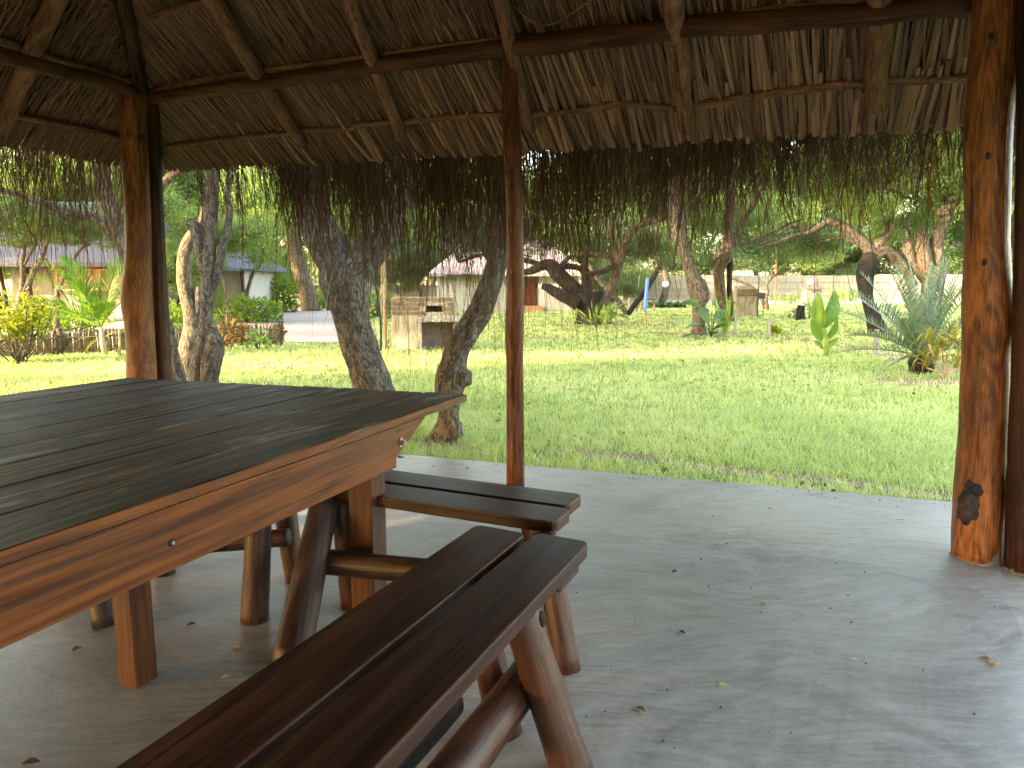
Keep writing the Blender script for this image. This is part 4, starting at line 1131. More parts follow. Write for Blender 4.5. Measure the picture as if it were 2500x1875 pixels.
for a in ((1748, 1214, 0.060, 0.014, 0.3, 0.5, *tan, 'small yellowish leaf near the far floor edge, mid photo'),
          (1794, 1243, 0.075, 0.012, -0.2, 0.2, *pal, 'long pale flat leaf lying below the small yellowish leaf'),
          (1879, 1244, 0.042, 0.010, -0.4, 0.3, *brn, 'short brown leaf right of the long pale leaf'),
          (1741, 1264, 0.028, 0.008, 0.9, 0.6, *drk, 'tiny dark leaf left below the long pale leaf'),
          (1647, 1399, 0.045, 0.012, 0.2, 0.8, *drk, 'lone dark curled leaf on the floor right of the bench ends'),
          (1866, 1478, 0.040, 0.012, -0.5, 0.8, *tan, 'curled tan leaf on the middle of the open floor'),
          (1665, 1549, 0.046, 0.011, -0.9, 0.9, *drk, 'dark twisted leaf below the dark curled leaf'),
          (2181, 1504, 0.042, 0.011, -0.4, 0.3, *pal, 'pale oval leaf on the floor left of the thick post'),
          (2082, 1614, 0.050, 0.011, -0.1, 0.4, *pal, 'pale narrow leaf in the middle of the right floor'),
          (2423, 1626, 0.066, 0.020, 0.1, 0.9, (0.20, 0.11, 0.05), (0.46, 0.32, 0.10), 'brown and yellow curled leaf at the far right of the floor'),
          (2405, 1612, 0.050, 0.012, -0.3, 0.8, *brn, 'brown shrivelled leaf touching the brown and yellow leaf'),
          (1763, 1679, 0.044, 0.016, 0.4, 0.9, *grn, 'yellow green curled leaf on the front floor'),
          (1564, 1739, 0.060, 0.016, -0.9, 0.7, (0.10, 0.075, 0.05), (0.34, 0.33, 0.14), 'green and brown crumpled leaf beside the nearest bench leg'),
          (188, 1591, 0.052, 0.020, 0.9, 1.0, (0.07, 0.045, 0.03), (0.20, 0.14, 0.10), 'brown curled leaf left of the square table leg'),
          (549, 1657, 0.050, 0.022, 0.5, 0.5, *pal, 'pale round leaf right of the square table leg'),
          (579, 1584, 0.045, 0.010, 0.1, 0.7, (0.30, 0.15, 0.05), (0.42, 0.24, 0.08), 'orange crumbled leaf behind the pale round leaf'),
          (467, 1529, 0.052, 0.012, 0.3, 0.7, *drk, 'black crumbled leaf under the table between the legs'),
          (75, 1870, 0.075, 0.020, 0.2, 0.7, *drk, 'black leaf at the lower left corner of the photo'),
          (1141, 1146, 0.060, 0.014, -0.3, 0.7, *brn, 'brown leaf on the floor edge just left of the middle post'),
          (1057, 1141, 0.040, 0.010, 0.2, 0.5, *drk, 'dark leaf on the floor edge near the table corner'),
          (2200, 1272, 0.085, 0.003, -0.3, 0.1, *brn, 'thin brown stalk lying left of the thick post foot')):
    dry_leaf(*a)

# ------------------------------------------------------------------ leaves and crowns
def crown_mesh(name, seed, R, n, leaf, lumps=16, flat=0.72, shell=0.55, droop=0.35, hollow=0.0):
    """foliage of many small leaves gathered in lumps through a flattened crown of radius R about the origin."""
    r = np.random.default_rng(seed)
    c = r.normal(0, 1, (lumps, 3)); c /= np.linalg.norm(c, axis=1)[:, None]
    c *= (0.25 + 0.55 * r.random(lumps) ** 0.6)[:, None] * R; c[:, 2] *= flat
    cr = R * (0.26 + 0.22 * r.random(lumps))
    k = r.integers(0, lumps, n)
    d = r.normal(0, 1, (n, 3)); d /= np.linalg.norm(d, axis=1)[:, None]
    rad = cr[k] * (shell + (1 - shell) * r.random(n)) * (0.8 + 0.35 * r.random(n))
    P = c[k] + d * rad[:, None] * np.array([1, 1, 0.75])
    # sprigs: leaves gather in small groups and leave gaps
    g = np.array([mnoise.noise(Vector(p * (1.1 / leaf ** 0.3) + seed)) for p in P])
    keep = g > -0.18
    P, d, k = P[keep], d[keep], k[keep]; n = len(P)
    ax_ = d * 0.7 + r.normal(0, 0.7, (n, 3)); ax_[:, 2] -= droop; ax_ /= np.linalg.norm(ax_, axis=1)[:, None]
    sd = np.cross(ax_, r.normal(0, 1, (n, 3)) + np.array([0, 0, 1.2])); sd /= np.linalg.norm(sd, axis=1)[:, None]
    L = leaf * (0.6 + 0.8 * r.random(n))[:, None]; Wd = L * (0.20 + 0.10 * r.random(n))[:, None]
    V = np.stack([P - ax_ * L * 0.5, P + sd * Wd, P + ax_ * L * 0.5, P - sd * Wd], 1).reshape(-1, 3)
    F = np.arange(n * 4).reshape(-1, 4)
    lump_tone = r.random(lumps)
    var = np.clip(0.30 + 0.35 * lump_tone[k] + 0.25 * (g[keep]) + 0.30 * (r.random(n) - 0.4), 0, 0.999)
    return to_mesh(name, V, F, None, var)
CR = {}
for i, (kind, mat) in enumerate((('leaf_mid', 'leaf_mid'), ('leaf_light', 'leaf_light'), ('leaf_dark', 'leaf_dark'))):
    for sz, (R, n, lf) in enumerate(((3.0, 15000, 0.145), (5.0, 16000, 0.22))):
        for v in range(2):
            me = crown_mesh('crown', 100 + i * 10 + sz * 3 + v, R, n, lf, 22); me.materials.append(M[mat]); CR[(mat, sz, v)] = (me, R)
def add_crown(parent, p, r, mat, far=0, v=0, zs=1.0):
    me, R = CR[(mat, far, v)]
    o = link('crown', me, M[mat], parent)
    b = BASE.get(root_of(parent).name, (0, 0, 0)) if parent else (0, 0, 0)
    o.location = Vector(p) - Vector(b); k = r / R
    o.scale = (k, k, k * zs); o.rotation_euler = (0, 0, random.random() * 6.28)
    return o
def pix_limb(mb, pts, Y, seg=14, lump=0.16, lf=2.2, n=None, dY=0.0):
    """limb traced by (column, row, width) in the photograph, standing at distance Y (drifting by dY)."""
    P = crom(pts, n or max(14, 6 * len(pts)))
    p3, r = [], []
    for i, (x, y, w) in enumerate(P):
        Yi = Y + dY * i / (len(P) - 1)
        q = at(x, y, Yi); p3.append(q); r.append(max(0.012, w / 2 * (Yi * CT - (q[2] - EYE) * ST) / FPX))
    mb.tube(p3, r, seg, lump, lf)
    return p3[-1], r[-1]
ENDS = {}
def limb_obj(name, parent, pts, Y, mat, **k):
    mb = MB(); e = pix_limb(mb, pts, Y, **k); obj(name, mb, mat, parent, True); ENDS.setdefault(parent.name, []).append(e); return e
def tree(name, label, Y, foot, group=None):
    q = at(foot[0], foot[1], Y); q[2] = GZ
    return thing(name, label, 'tree', tuple(q), group)
foot_row = lambda Y: base_y(Y, GZ)

# big forked tree just outside the gazebo
Y1 = 7.6; f1 = foot_row(Y1)
t1 = tree('forked_tree', 'big rough barked tree with a forked trunk just beyond the table', Y1, (915, f1))
limb_obj('trunk', t1, [(925, f1 + 8, 128), (912, 955, 104), (897, 900, 92), (872, 830, 90), (858, 770, 90), (846, 715, 104), (838, 672, 112), (846, 640, 104), (852, 622, 90)], Y1, M['bark'], seg=26, lump=0.13, lf=3.2, n=50)
limb_obj('limb', t1, [(838, 672, 92), (808, 615, 92), (782, 560, 86), (764, 500, 82), (752, 440, 84), (735, 380, 80), (715, 300, 72), (700, 180, 60)], Y1, M['bark'], seg=20, lf=3, n=36)
limb_obj('limb', t1, [(850, 668, 92), (902, 612, 86), (942, 556, 78), (964, 495, 74), (975, 430, 70), (985, 360, 66), (1010, 260, 58), (1050, 140, 46)], Y1, M['bark'], seg=20, lf=3, n=36)
for (x, y, z, r, v) in ((-1.8, 8.4, 5.1, 2.1, 0), (0.2, 9.4, 5.3, 1.7, 1), (-3.0, 7.9, 5.2, 1.5, 0)):
    add_crown(t1, (x, y, z), r, 'leaf_mid', 0, v, 0.6)
# leaning tree beside the middle post
Y2 = 6.2; f2 = foot_row(Y2)
t2 = tree('leaning_tree', 'slim crooked tree leaning right towards the middle post with knobs on its trunk', Y2, (1085, f2))
limb_obj('trunk', t2, [(1078, f2 + 6, 74), (1092, 1040, 58), (1096, 1000, 52), (1094, 962, 66), (1100, 925, 76), (1108, 890, 66), (1116, 855, 62), (1140, 810, 62), (1168, 765, 62), (1190, 715, 58), (1206, 670, 52), (1216, 630, 50), (1222, 560, 46), (1224, 480, 42), (1240, 380, 38), (1262, 240, 32)], Y2, M['bark'], seg=20, lump=0.12, lf=4, n=70)
mb = MB(); c = at(1120, 920, Y2 - 0.05); mb.tube([c + np.array([0.0, 0, -0.09]), c + np.array([0.03, 0, -0.04]), c + np.array([0.035, 0, 0.02]), c + np.array([0.0, 0, 0.10])], [0.03, 0.085, 0.08, 0.03], 14, 0.2, 9)
obj('knob', mb, M['bark'], t2, True)
mb = MB(); c = at(1100, 1045, Y2 - 0.06); mb.tube([c + np.array([-0.02, 0, -0.10]), c + np.array([0.03, 0, -0.03]), c + np.array([0.03, 0, 0.03]), c + np.array([0.0, 0, 0.10])], [0.05, 0.09, 0.08, 0.03], 14, 0.2, 9)
obj('knob', mb, M['bark'], t2, True)
limb_obj('limb', t2, [(1212, 640, 40), (1190, 618, 26), (1170, 590, 18), (1120, 540, 12)], Y2, M['bark'], seg=10)
add_crown(t2, at(1270, 130, Y2 + 0.5), 0.8, 'leaf_mid', 0, 1, 0.7)
# tree cluster on the left, behind the paired posts
Y0 = 9.0; f0 = foot_row(Y0)
t0 = tree('multi_stem_tree', 'crooked tree of several grey stems right of the paired left posts', Y0, (488, f0))
limb_obj('trunk', t0, [(478, f0 + 5, 62), (482, 930, 46), (486, 890, 42), (494, 850, 36), (502, 800, 32), (506, 740, 30), (508, 680, 31), (511, 620, 31), (514, 560, 32), (516, 500, 32), (518, 440, 32), (522, 380, 32), (526, 280, 30)], Y0, M['bark'], seg=16, lump=0.1, lf=4, n=60)
limb_obj('trunk', t0, [(512, f0 + 5, 50), (512, 930, 46), (516, 880, 48), (522, 840, 46), (514, 800, 28), (506, 770, 18)], Y0 - 0.02, M['bark'], seg=14, lump=0.18, lf=5)
limb_obj('limb', t0, [(508, 735, 18), (524, 690, 22), (536, 640, 20), (545, 600, 19), (555, 560, 18), (560, 520, 17), (556, 480, 16), (560, 420, 14), (572, 330, 12)], Y0, M['bark'], seg=12, lump=0.08, lf=5)
limb_obj('limb', t0, [(506, 680, 24), (496, 640, 26), (488, 600, 28), (482, 570, 32), (474, 552, 28), (458, 548, 22)], Y0, M['bark'], seg=12, lump=0.12, lf=5)
limb_obj('limb', t0, [(508, 520, 22), (500, 490, 18), (492, 472, 13)], Y0, M['bark'], seg=10)
add_crown(t0, (-4.6, 9.9, 5.4), 2.3, 'leaf_mid', 0, 0, 0.6)
Yb = 10.6; fb_ = foot_row(Yb)
tbn = tree('bowed_tree', 'pale bowed trunk catching the sun left of the grey stems', Yb, (456, fb_))
limb_obj('trunk', tbn, [(456, fb_ + 4, 62), (462, 850, 48), (470, 810, 42), (470, 780, 40), (462, 745, 36), (452, 700, 34), (449, 660, 34), (453, 620, 33), (462, 590, 32), (476, 566, 26), (492, 540, 20), (505, 490, 16), (512, 400, 14)], Yb, M['barkpale'], seg=18, lump=0.07, lf=4, n=60)
limb_obj('limb', tbn, [(478, 800, 26), (484, 740, 22), (486, 700, 14)], Yb, M['bark'], seg=10)
add_crown(tbn, (-6.2, 12.2, 5.8), 2.2, 'leaf_mid', 0, 1, 0.6)
Yc = 8.4; fc_ = foot_row(Yc)
tcn = tree('slanting_tree', 'grey tree slanting left behind the amber and dark paired posts', Yc, (432, fc_))
limb_obj('trunk', tcn, [(436, fc_ + 5, 60), (428, 920, 46), (412, 850, 42), (394, 780, 40), (370, 710, 38), (335, 660, 36), (308, 620, 34), (294, 580, 32), (284, 545, 34), (276, 510, 30), (262, 470, 26), (252, 420, 24), (246, 370, 24), (236, 280, 22)], Yc, M['bark'], seg=16, lump=0.1, lf=4, n=60)
limb_obj('limb', tcn, [(288, 575, 26), (262, 548, 24), (230, 532, 22), (190, 524, 20), (140, 510, 18), (90, 490, 16), (40, 474, 14), (-40, 450, 12)], Yc, M['barkorange'], seg=12, lump=0.14, lf=4)
limb_obj('limb', tcn, [(296, 590, 24), (305, 540, 20), (318, 480, 18), (320, 380, 18)], Yc, M['bark'], seg=10)
limb_obj('limb', tcn, [(380, 470, 18), (420, 430, 20), (470, 405, 16), (520, 380, 12)], Yc + 2.0, M['barkpale'], seg=10)
for (x, y, r, v, dd) in ((120, 90, 1.6, 0, 1.0), (300, 60, 1.6, 1, 0.8)):
    add_crown(tcn, at(x, y, Yc + dd), r, 'leaf_light', 0, v, 0.7)
# small trees before the left house
Ys = 19.0; fs_ = foot_row(Ys)
ts = tree('small_tree', 'small grey tree with a forked stem in front of the thatched house', Ys, (50, fs_))
limb_obj('trunk', ts, [(46, fs_, 22), (48, 745, 20), (54, 715, 18), (56, 680, 13), (55, 640, 11), (60, 600, 9)], Ys, M['bark'], seg=10, lump=0.08)
limb_obj('limb', ts, [(52, 725, 16), (66, 700, 14), (80, 668, 13), (96, 640, 12), (108, 615, 10), (118, 580, 8)], Ys, M['bark'], seg=10)
limb_obj('limb', ts, [(60, 645, 8), (72, 622, 7), (84, 600, 6)], Ys, M['bark'], seg=8)
for (x, y, r) in ((95, 560, 1.3), (20, 570, 1.2), (60, 520, 1.3)): add_crown(ts, at(x, y, Ys + random.random()), r, 'leaf_mid', 0, 0, 0.6)
ts = tree('small_tree', 'thin grey tree with bent limbs behind the young palm', Ys + 1, (138, foot_row(Ys + 1)))
limb_obj('trunk', ts, [(138, foot_row(Ys + 1), 14), (140, 720, 12), (146, 706, 11), (162, 700, 9), (176, 704, 8)], Ys + 1, M['bark'], seg=8)
limb_obj('limb', ts, [(146, 708, 8), (156, 722, 7), (166, 735, 6)], Ys + 1, M['bark'], seg=8)
limb_obj('limb', ts, [(146, 706, 9), (160, 662, 9), (178, 635, 8), (200, 606, 7), (220, 596, 6)], Ys + 1, M['bark'], seg=8)
limb_obj('limb', ts, [(130, 662, 7), (118, 645, 7), (108, 632, 7)], Ys + 1, M['bark'], seg=8)
for (x, y, r) in ((215, 555, 1.4), (150, 545, 1.2), (270, 570, 1.1)): add_crown(ts, at(x, y, Ys + 1.5), r, 'leaf_mid', 0, 1, 0.6)
# crooked little tree by the small white house
ts = tree('small_tree', 'slender bent tree beside the small white building', 27, (598, foot_row(27)))
limb_obj('trunk', ts, [(598, foot_row(27), 11), (602, 720, 10), (610, 690, 9), (618, 665, 9), (632, 650, 8), (641, 630, 8), (644, 605, 7)], 27, M['bark'], seg=8)
add_crown(ts, at(612, 590, 27), 2.0, 'leaf_light', 0, 0, 0.75)
add_crown(ts, at(570, 560, 28), 1.6, 'leaf_light', 0, 1, 0.7)
ts = tree('small_tree', 'thin white grey bent stem before the small white building', 24, (558, foot_row(24)))
limb_obj('trunk', ts, [(558, foot_row(24), 10), (552, 720, 9), (548, 695, 9), (536, 672, 8), (524, 650, 8)], 24, M['barkpale'], seg=8)
# broad pale trunk far back, in front of the drive end
ts = tree('pale_trunk_tree', 'broad pale grey trunk standing at the end of the sandy drive', 38, (758, foot_row(38)))
limb_obj('trunk', ts, [(758, foot_row(38), 46), (750, 710, 36), (738, 680, 38), (728, 640, 40), (716, 600, 36), (706, 540, 30)], 38, M['barkpale'], seg=14, lump=0.12, lf=1)
add_crown(ts, at(690, 470, 38), 4.0, 'leaf_light', 1, 0, 0.8)

# gnarled oak-like tree
Yo = 25.0; fo = foot_row(Yo)
to_ = tree('gnarled_tree', 'dark gnarled spreading tree with thick low limbs in front of the white house', Yo, (1438, fo))
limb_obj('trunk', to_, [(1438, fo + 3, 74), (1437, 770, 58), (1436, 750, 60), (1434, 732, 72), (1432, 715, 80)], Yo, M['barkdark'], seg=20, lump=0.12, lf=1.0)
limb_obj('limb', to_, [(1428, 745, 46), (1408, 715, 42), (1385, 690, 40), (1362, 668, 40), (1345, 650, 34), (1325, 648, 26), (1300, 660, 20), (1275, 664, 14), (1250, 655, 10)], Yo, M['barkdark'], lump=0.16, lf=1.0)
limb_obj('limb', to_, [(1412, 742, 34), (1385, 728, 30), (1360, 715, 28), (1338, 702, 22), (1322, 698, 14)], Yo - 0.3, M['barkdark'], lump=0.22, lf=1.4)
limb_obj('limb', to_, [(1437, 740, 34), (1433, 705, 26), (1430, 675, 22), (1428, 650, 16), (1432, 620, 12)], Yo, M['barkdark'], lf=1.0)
limb_obj('limb', to_, [(1448, 745, 40), (1475, 732, 32), (1490, 705, 24), (1500, 680, 20), (1508, 655, 20), (1516, 625, 20), (1528, 590, 18), (1545, 560, 16), (1575, 545, 14), (1620, 535, 12)], Yo, M['barkorange'], lf=1.0)  # sunlit orange of this limb is put into its bark colour
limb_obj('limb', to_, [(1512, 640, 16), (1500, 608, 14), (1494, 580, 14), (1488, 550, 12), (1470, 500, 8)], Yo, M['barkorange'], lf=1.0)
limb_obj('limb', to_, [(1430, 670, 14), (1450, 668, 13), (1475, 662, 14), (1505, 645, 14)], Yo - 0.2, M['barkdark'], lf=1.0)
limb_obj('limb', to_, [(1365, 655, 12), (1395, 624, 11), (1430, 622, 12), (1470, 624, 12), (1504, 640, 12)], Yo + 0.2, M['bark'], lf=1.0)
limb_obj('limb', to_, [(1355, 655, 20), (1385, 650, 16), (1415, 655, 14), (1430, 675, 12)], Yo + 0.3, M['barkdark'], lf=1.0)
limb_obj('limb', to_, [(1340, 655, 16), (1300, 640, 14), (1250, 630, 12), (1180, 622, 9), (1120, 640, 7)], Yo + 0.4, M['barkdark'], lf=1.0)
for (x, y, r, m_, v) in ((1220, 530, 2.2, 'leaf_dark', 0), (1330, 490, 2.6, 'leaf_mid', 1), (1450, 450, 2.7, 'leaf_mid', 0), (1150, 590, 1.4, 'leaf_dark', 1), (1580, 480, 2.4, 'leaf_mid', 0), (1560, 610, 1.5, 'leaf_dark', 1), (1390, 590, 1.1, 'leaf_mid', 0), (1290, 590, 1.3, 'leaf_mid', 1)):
    add_crown(to_, at(x, y, Yo + 0.6 + random.random() * 1.5), r, m_, 0, v, 0.7)
# fallen-looking fork behind it
ts = tree('low_forked_tree', 'low forked dark stems behind the blue pole', 33, (1528, foot_row(33)))
limb_obj('limb', ts, [(1530, foot_row(33), 12), (1512, 738, 14), (1495, 720, 14), (1478, 700, 12), (1460, 680, 12), (1440, 650, 10)], 33, M['bark'], seg=10, lf=1)
limb_obj('limb', ts, [(1532, foot_row(33), 14), (1556, 735, 14), (1572, 715, 15), (1586, 692, 14), (1600, 668, 12), (1612, 640, 10)], 33, M['barkdark'], seg=10, lf=1)
add_crown(ts, at(1528, 700, 31), 0.9, 'leaf_dark', 0, 0, 1.0)
add_crown(ts, at(1620, 610, 34), 2.4, 'leaf_dark', 0, 1, 0.8)
# leaning tree with a swollen elbow
Y5 = 19.5; f5 = foot_row(Y5)
t5 = tree('elbow_tree', 'leaning tree with a swollen elbow low on its trunk beside the spiky plant', Y5, (1706, f5))
limb_obj('trunk', t5, [(1706, f5 + 3, 44), (1706, 800, 33), (1706, 770, 32), (1706, 745, 33), (1710, 722, 46), (1702, 700, 46), (1690, 675, 33), (1682, 650, 28), (1674, 620, 29), (1664, 590, 33), (1656, 560, 36), (1650, 520, 38), (1646, 470, 36), (1640, 400, 32), (1630, 300, 28)], Y5, M['bark'], seg=16, lump=0.08, lf=2, n=60)
limb_obj('limb', t5, [(1652, 545, 18), (1690, 500, 14), (1720, 440, 11)], Y5, M['bark'], seg=10)
mb = MB(); pix_limb(mb, [(1715, 722, 8), (1724, 720, 6), (1730, 716, 3)], Y5 - 0.2, 8); obj('stub', mb, M['barkdark'], t5, True)
for (x, y, r, m_, v) in ((1640, 330, 2.2, 'leaf_mid', 0), (1760, 380, 1.7, 'leaf_light', 1), (1560, 380, 1.5, 'leaf_mid', 1)):
    add_crown(t5, at(x, y, Y5 + 1), r, m_, 0, v, 0.7)
# double trunk tree
Y6 = 27.0; f6 = foot_row(Y6)
t6 = tree('double_trunk_tree', 'tree with a double trunk that swells where it forks beside the brick barbecue', Y6, (1768, f6))
limb_obj('trunk', t6, [(1766, f6, 32), (1764, 745, 25), (1760, 710, 25), (1756, 680, 26), (1755, 650, 30), (1762, 632, 40), (1772, 615, 34), (1776, 590, 26), (1779, 560, 24), (1782, 520, 22), (1785, 470, 20), (1780, 400, 18)], Y6, M['barkorange'], seg=14, lf=1.4, n=50)
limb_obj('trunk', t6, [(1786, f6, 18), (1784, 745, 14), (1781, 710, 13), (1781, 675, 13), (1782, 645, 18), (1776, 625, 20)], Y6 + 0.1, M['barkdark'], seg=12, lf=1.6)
limb_obj('limb', t6, [(1782, 605, 18), (1800, 570, 14), (1822, 528, 13), (1850, 480, 11), (1870, 420, 9)], Y6, M['barkorange'], seg=10)
limb_obj('limb', t6, [(1790, 600, 10), (1830, 588, 7), (1880, 570, 6), (1930, 545, 5), (1960, 535, 4)], Y6, M['bark'], seg=8)
for (x, y, r, m_, v) in ((1760, 400, 2.6, 'leaf_mid', 0), (1880, 430, 2.2, 'leaf_mid', 1), (1690, 450, 1.8, 'leaf_light', 0)):
    add_crown(t6, at(x, y, Y6 + 1.5), r, m_, 0, v, 0.75)
# twisted tree behind the cycad
Y7 = 20.5; f7 = foot_row(Y7)
t7 = tree('twisted_tree', 'twisted reddish tree with several thick crooked limbs behind the cycad', Y7, (2140, f7))
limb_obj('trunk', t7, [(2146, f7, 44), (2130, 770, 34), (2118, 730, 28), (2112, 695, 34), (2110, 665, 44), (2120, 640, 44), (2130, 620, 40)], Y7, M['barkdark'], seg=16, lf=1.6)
limb_obj('limb', t7, [(2118, 655, 36), (2126, 625, 34), (2115, 600, 28), (2090, 575, 26), (2062, 556, 24), (2030, 542, 22), (2005, 550, 16), (1975, 568, 12), (1940, 575, 10), (1900, 592, 8), (1850, 605, 5)], Y7, M['bark'], lf=1.6)
limb_obj('limb', t7, [(1985, 565, 9), (1940, 552, 7), (1890, 580, 6), (1850, 600, 5)], Y7 + 0.5, M['bark'], seg=8)
limb_obj('limb', t7, [(2120, 640, 34), (2148, 616, 34), (2172, 618, 30), (2196, 640, 26), (2215, 665, 22), (2230, 700, 22)], Y7, M['barkorange'], lf=1.6)
limb_obj('limb', t7, [(2130, 612, 24), (2152, 586, 20), (2172, 560, 16), (2176, 520, 12), (2180, 470, 9)], Y7, M['barkorange'], lf=1.6)
limb_obj('trunk', t7, [(2262, f7 - 10, 60), (2268, 760, 54), (2278, 700, 48), (2285, 655, 44), (2284, 620, 36), (2286, 590, 30), (2296, 560, 26), (2308, 535, 24), (2318, 510, 22), (2312, 480, 18), (2300, 440, 16), (2296, 380, 12)], Y7 - 0.3, M['barkorange'], seg=16, lf=1.6)
limb_obj('limb', t7, [(2280, 690, 30), (2262, 650, 34), (2256, 610, 30), (2252, 580, 26), (2240, 562, 20)], Y7 - 0.4, M['barkorange'], lf=1.8)
limb_obj('limb', t7, [(2262, 690, 26), (2238, 650, 24), (2222, 622, 24), (2218, 600, 24), (2226, 588, 20)], Y7, M['bark'], lf=1.8)
limb_obj('limb', t7, [(2312, 520, 16), (2290, 520, 14), (2330, 498, 14), (2342, 492, 12)], Y7 - 0.4, M['barkpale'], seg=10)
limb_obj('limb', t7, [(2320, 590, 9), (2345, 600, 10), (2370, 602, 10), (2420, 606, 10), (2480, 640, 9), (2530, 660, 8)], Y7, M['bark'], seg=10)
for (x, y, r, m_, v, dd) in ((2150, 400, 2.4, 'leaf_light', 0, 0.5), (2320, 390, 2.2, 'leaf_light', 1, -1.0), (2020, 430, 1.9, 'leaf_light', 1, 1.5), (2440, 420, 2.0, 'leaf_light', 0, 0), (2240, 330, 2.2, 'leaf_light', 0, -1.5), (2100, 320, 2.4, 'leaf_light', 1, 1.0), (2330, 290, 2.4, 'leaf_mid', 0, 1.5), (1930, 330, 2.4, 'leaf_mid', 1, 4.0), (2450, 300, 2.4, 'leaf_light', 1, 2.0), (2200, 440, 2.0, 'leaf_mid', 0, 3.0), (2350, 480, 1.8, 'leaf_mid', 1, 3.0), (2120, 505, 1.0, 'leaf_light', 1, -0.4), (2400, 560, 1.6, 'leaf_dark', 0, 2.5), (2200, 560, 1.2, 'leaf_mid', 0, 2), (2480, 590, 1.6, 'leaf_mid', 1, 2), (1980, 600, 1.3, 'leaf_dark', 1, 3)):
    add_crown(t7, at(x, y, Y7 + dd), r, m_, 0, v, 0.72)
# little crooked tree before the reed fence
ts = tree('small_tree', 'thin crooked tree in front of the cream reed fence', 40, (1870, foot_row(40)))
limb_obj('trunk', ts, [(1872, foot_row(40), 14), (1870, 730, 9), (1874, 712, 8), (1872, 695, 7), (1882, 680, 7), (1900, 668, 6), (1930, 655, 5)], 40, M['bark'], seg=8)
limb_obj('limb', ts, [(1868, foot_row(40) - 4, 9), (1856, 726, 9), (1848, 716, 8), (1836, 700, 6), (1815, 690, 5), (1785, 680, 4)], 40, M['bark'], seg=8)
add_crown(ts, at(1880, 610, 40), 3.0, 'leaf_dark', 1, 0, 0.6)
add_crown(ts, at(1960, 600, 39), 2.6, 'leaf_dark', 1, 1, 0.6)

for tr_, pts in ((to_, ((0.5, 26, 9.2, 4.2), (4.5, 24.5, 9.0, 3.6), (-3.5, 28, 9.5, 4.0))), (t5, ((3.2, 18.5, 8.2, 3.6), (6.5, 16.5, 8.0, 3.0), (0.5, 16.5, 8.0, 2.8))),
                 (t6, ((10, 38.5, 4.9, 2.6), (13, 40, 5.1, 2.4), (7.5, 36, 5.2, 2.4), (8, 27, 10.2, 4.2), (11, 30, 10.5, 4.0))), (t7, ((9.5, 21, 9.0, 3.8), (13.5, 20, 9.0, 3.6), (11, 25, 9.5, 3.6))),
                 (tbn, ((-8.0, 15.0, 7.2, 2.8), (-11.0, 14.0, 7.0, 2.8), (-4.5, 18.5, 7.8, 3.0))), (t2, ((2.6, 12.6, 6.6, 2.8), (-0.8, 14.4, 7.0, 2.7))), (t7, ((6.2, 13.4, 6.9, 2.9), (9.8, 14.6, 7.2, 3.0), (7.0, 18.5, 8.2, 3.0))), (t5, ((2.8, 21.5, 8.8, 3.4), (-1.0, 21.5, 8.6, 3.2))), (to_, ((0.0, 32, 11, 4.5), (7, 33, 11.5, 4.5), (-7, 31, 11, 4.2))), (ts, ((12, 40, 12, 5.0), (17, 38, 12, 5.0)))):
    for k, (x, y, z, r_) in enumerate(pts): add_crown(tr_, (x, y, z), r_, 'leaf_mid', 1, k % 2, 0.55)  # extra crowns, added to keep sun and sky light off the garden
# boughs from the traced limbs up into each crown
for tr_, mat_ in ((t1, 'bark'), (t2, 'bark'), (t0, 'bark'), (tbn, 'barkpale'), (tcn, 'bark'), (to_, 'barkdark'), (t5, 'bark'), (t6, 'barkorange'), (t7, 'barkorange')):
    b_ = np.array(BASE[tr_.name]); mb = MB()
    for c_ in [c for c in COL.objects if c.parent == tr_ and c.name.startswith('crown')]:
        q = np.array(c_.location) + b_
        p, r_ = min(ENDS[tr_.name], key=lambda e: np.linalg.norm(e[0] - q) - 1.5 * min(e[1], 0.2))
        L_ = np.linalg.norm(q - p)
        if L_ < 0.4: continue
        m1 = p + (q - p) * 0.35 + np.array([0, 0, 0.10 * L_]); m2 = p + (q - p) * 0.7 + np.array([0, 0, 0.08 * L_])
        rr = min(r_, 0.03 + 0.012 * L_); mb.tube(list(crom([tuple(p), tuple(m1), tuple(m2), tuple(q)], 12)), list(np.linspace(rr * 0.95, rr * 0.3, 12)), 8, 0.08, 2)
    if mb.v: obj('branches', mb, M[mat_], tr_, True)
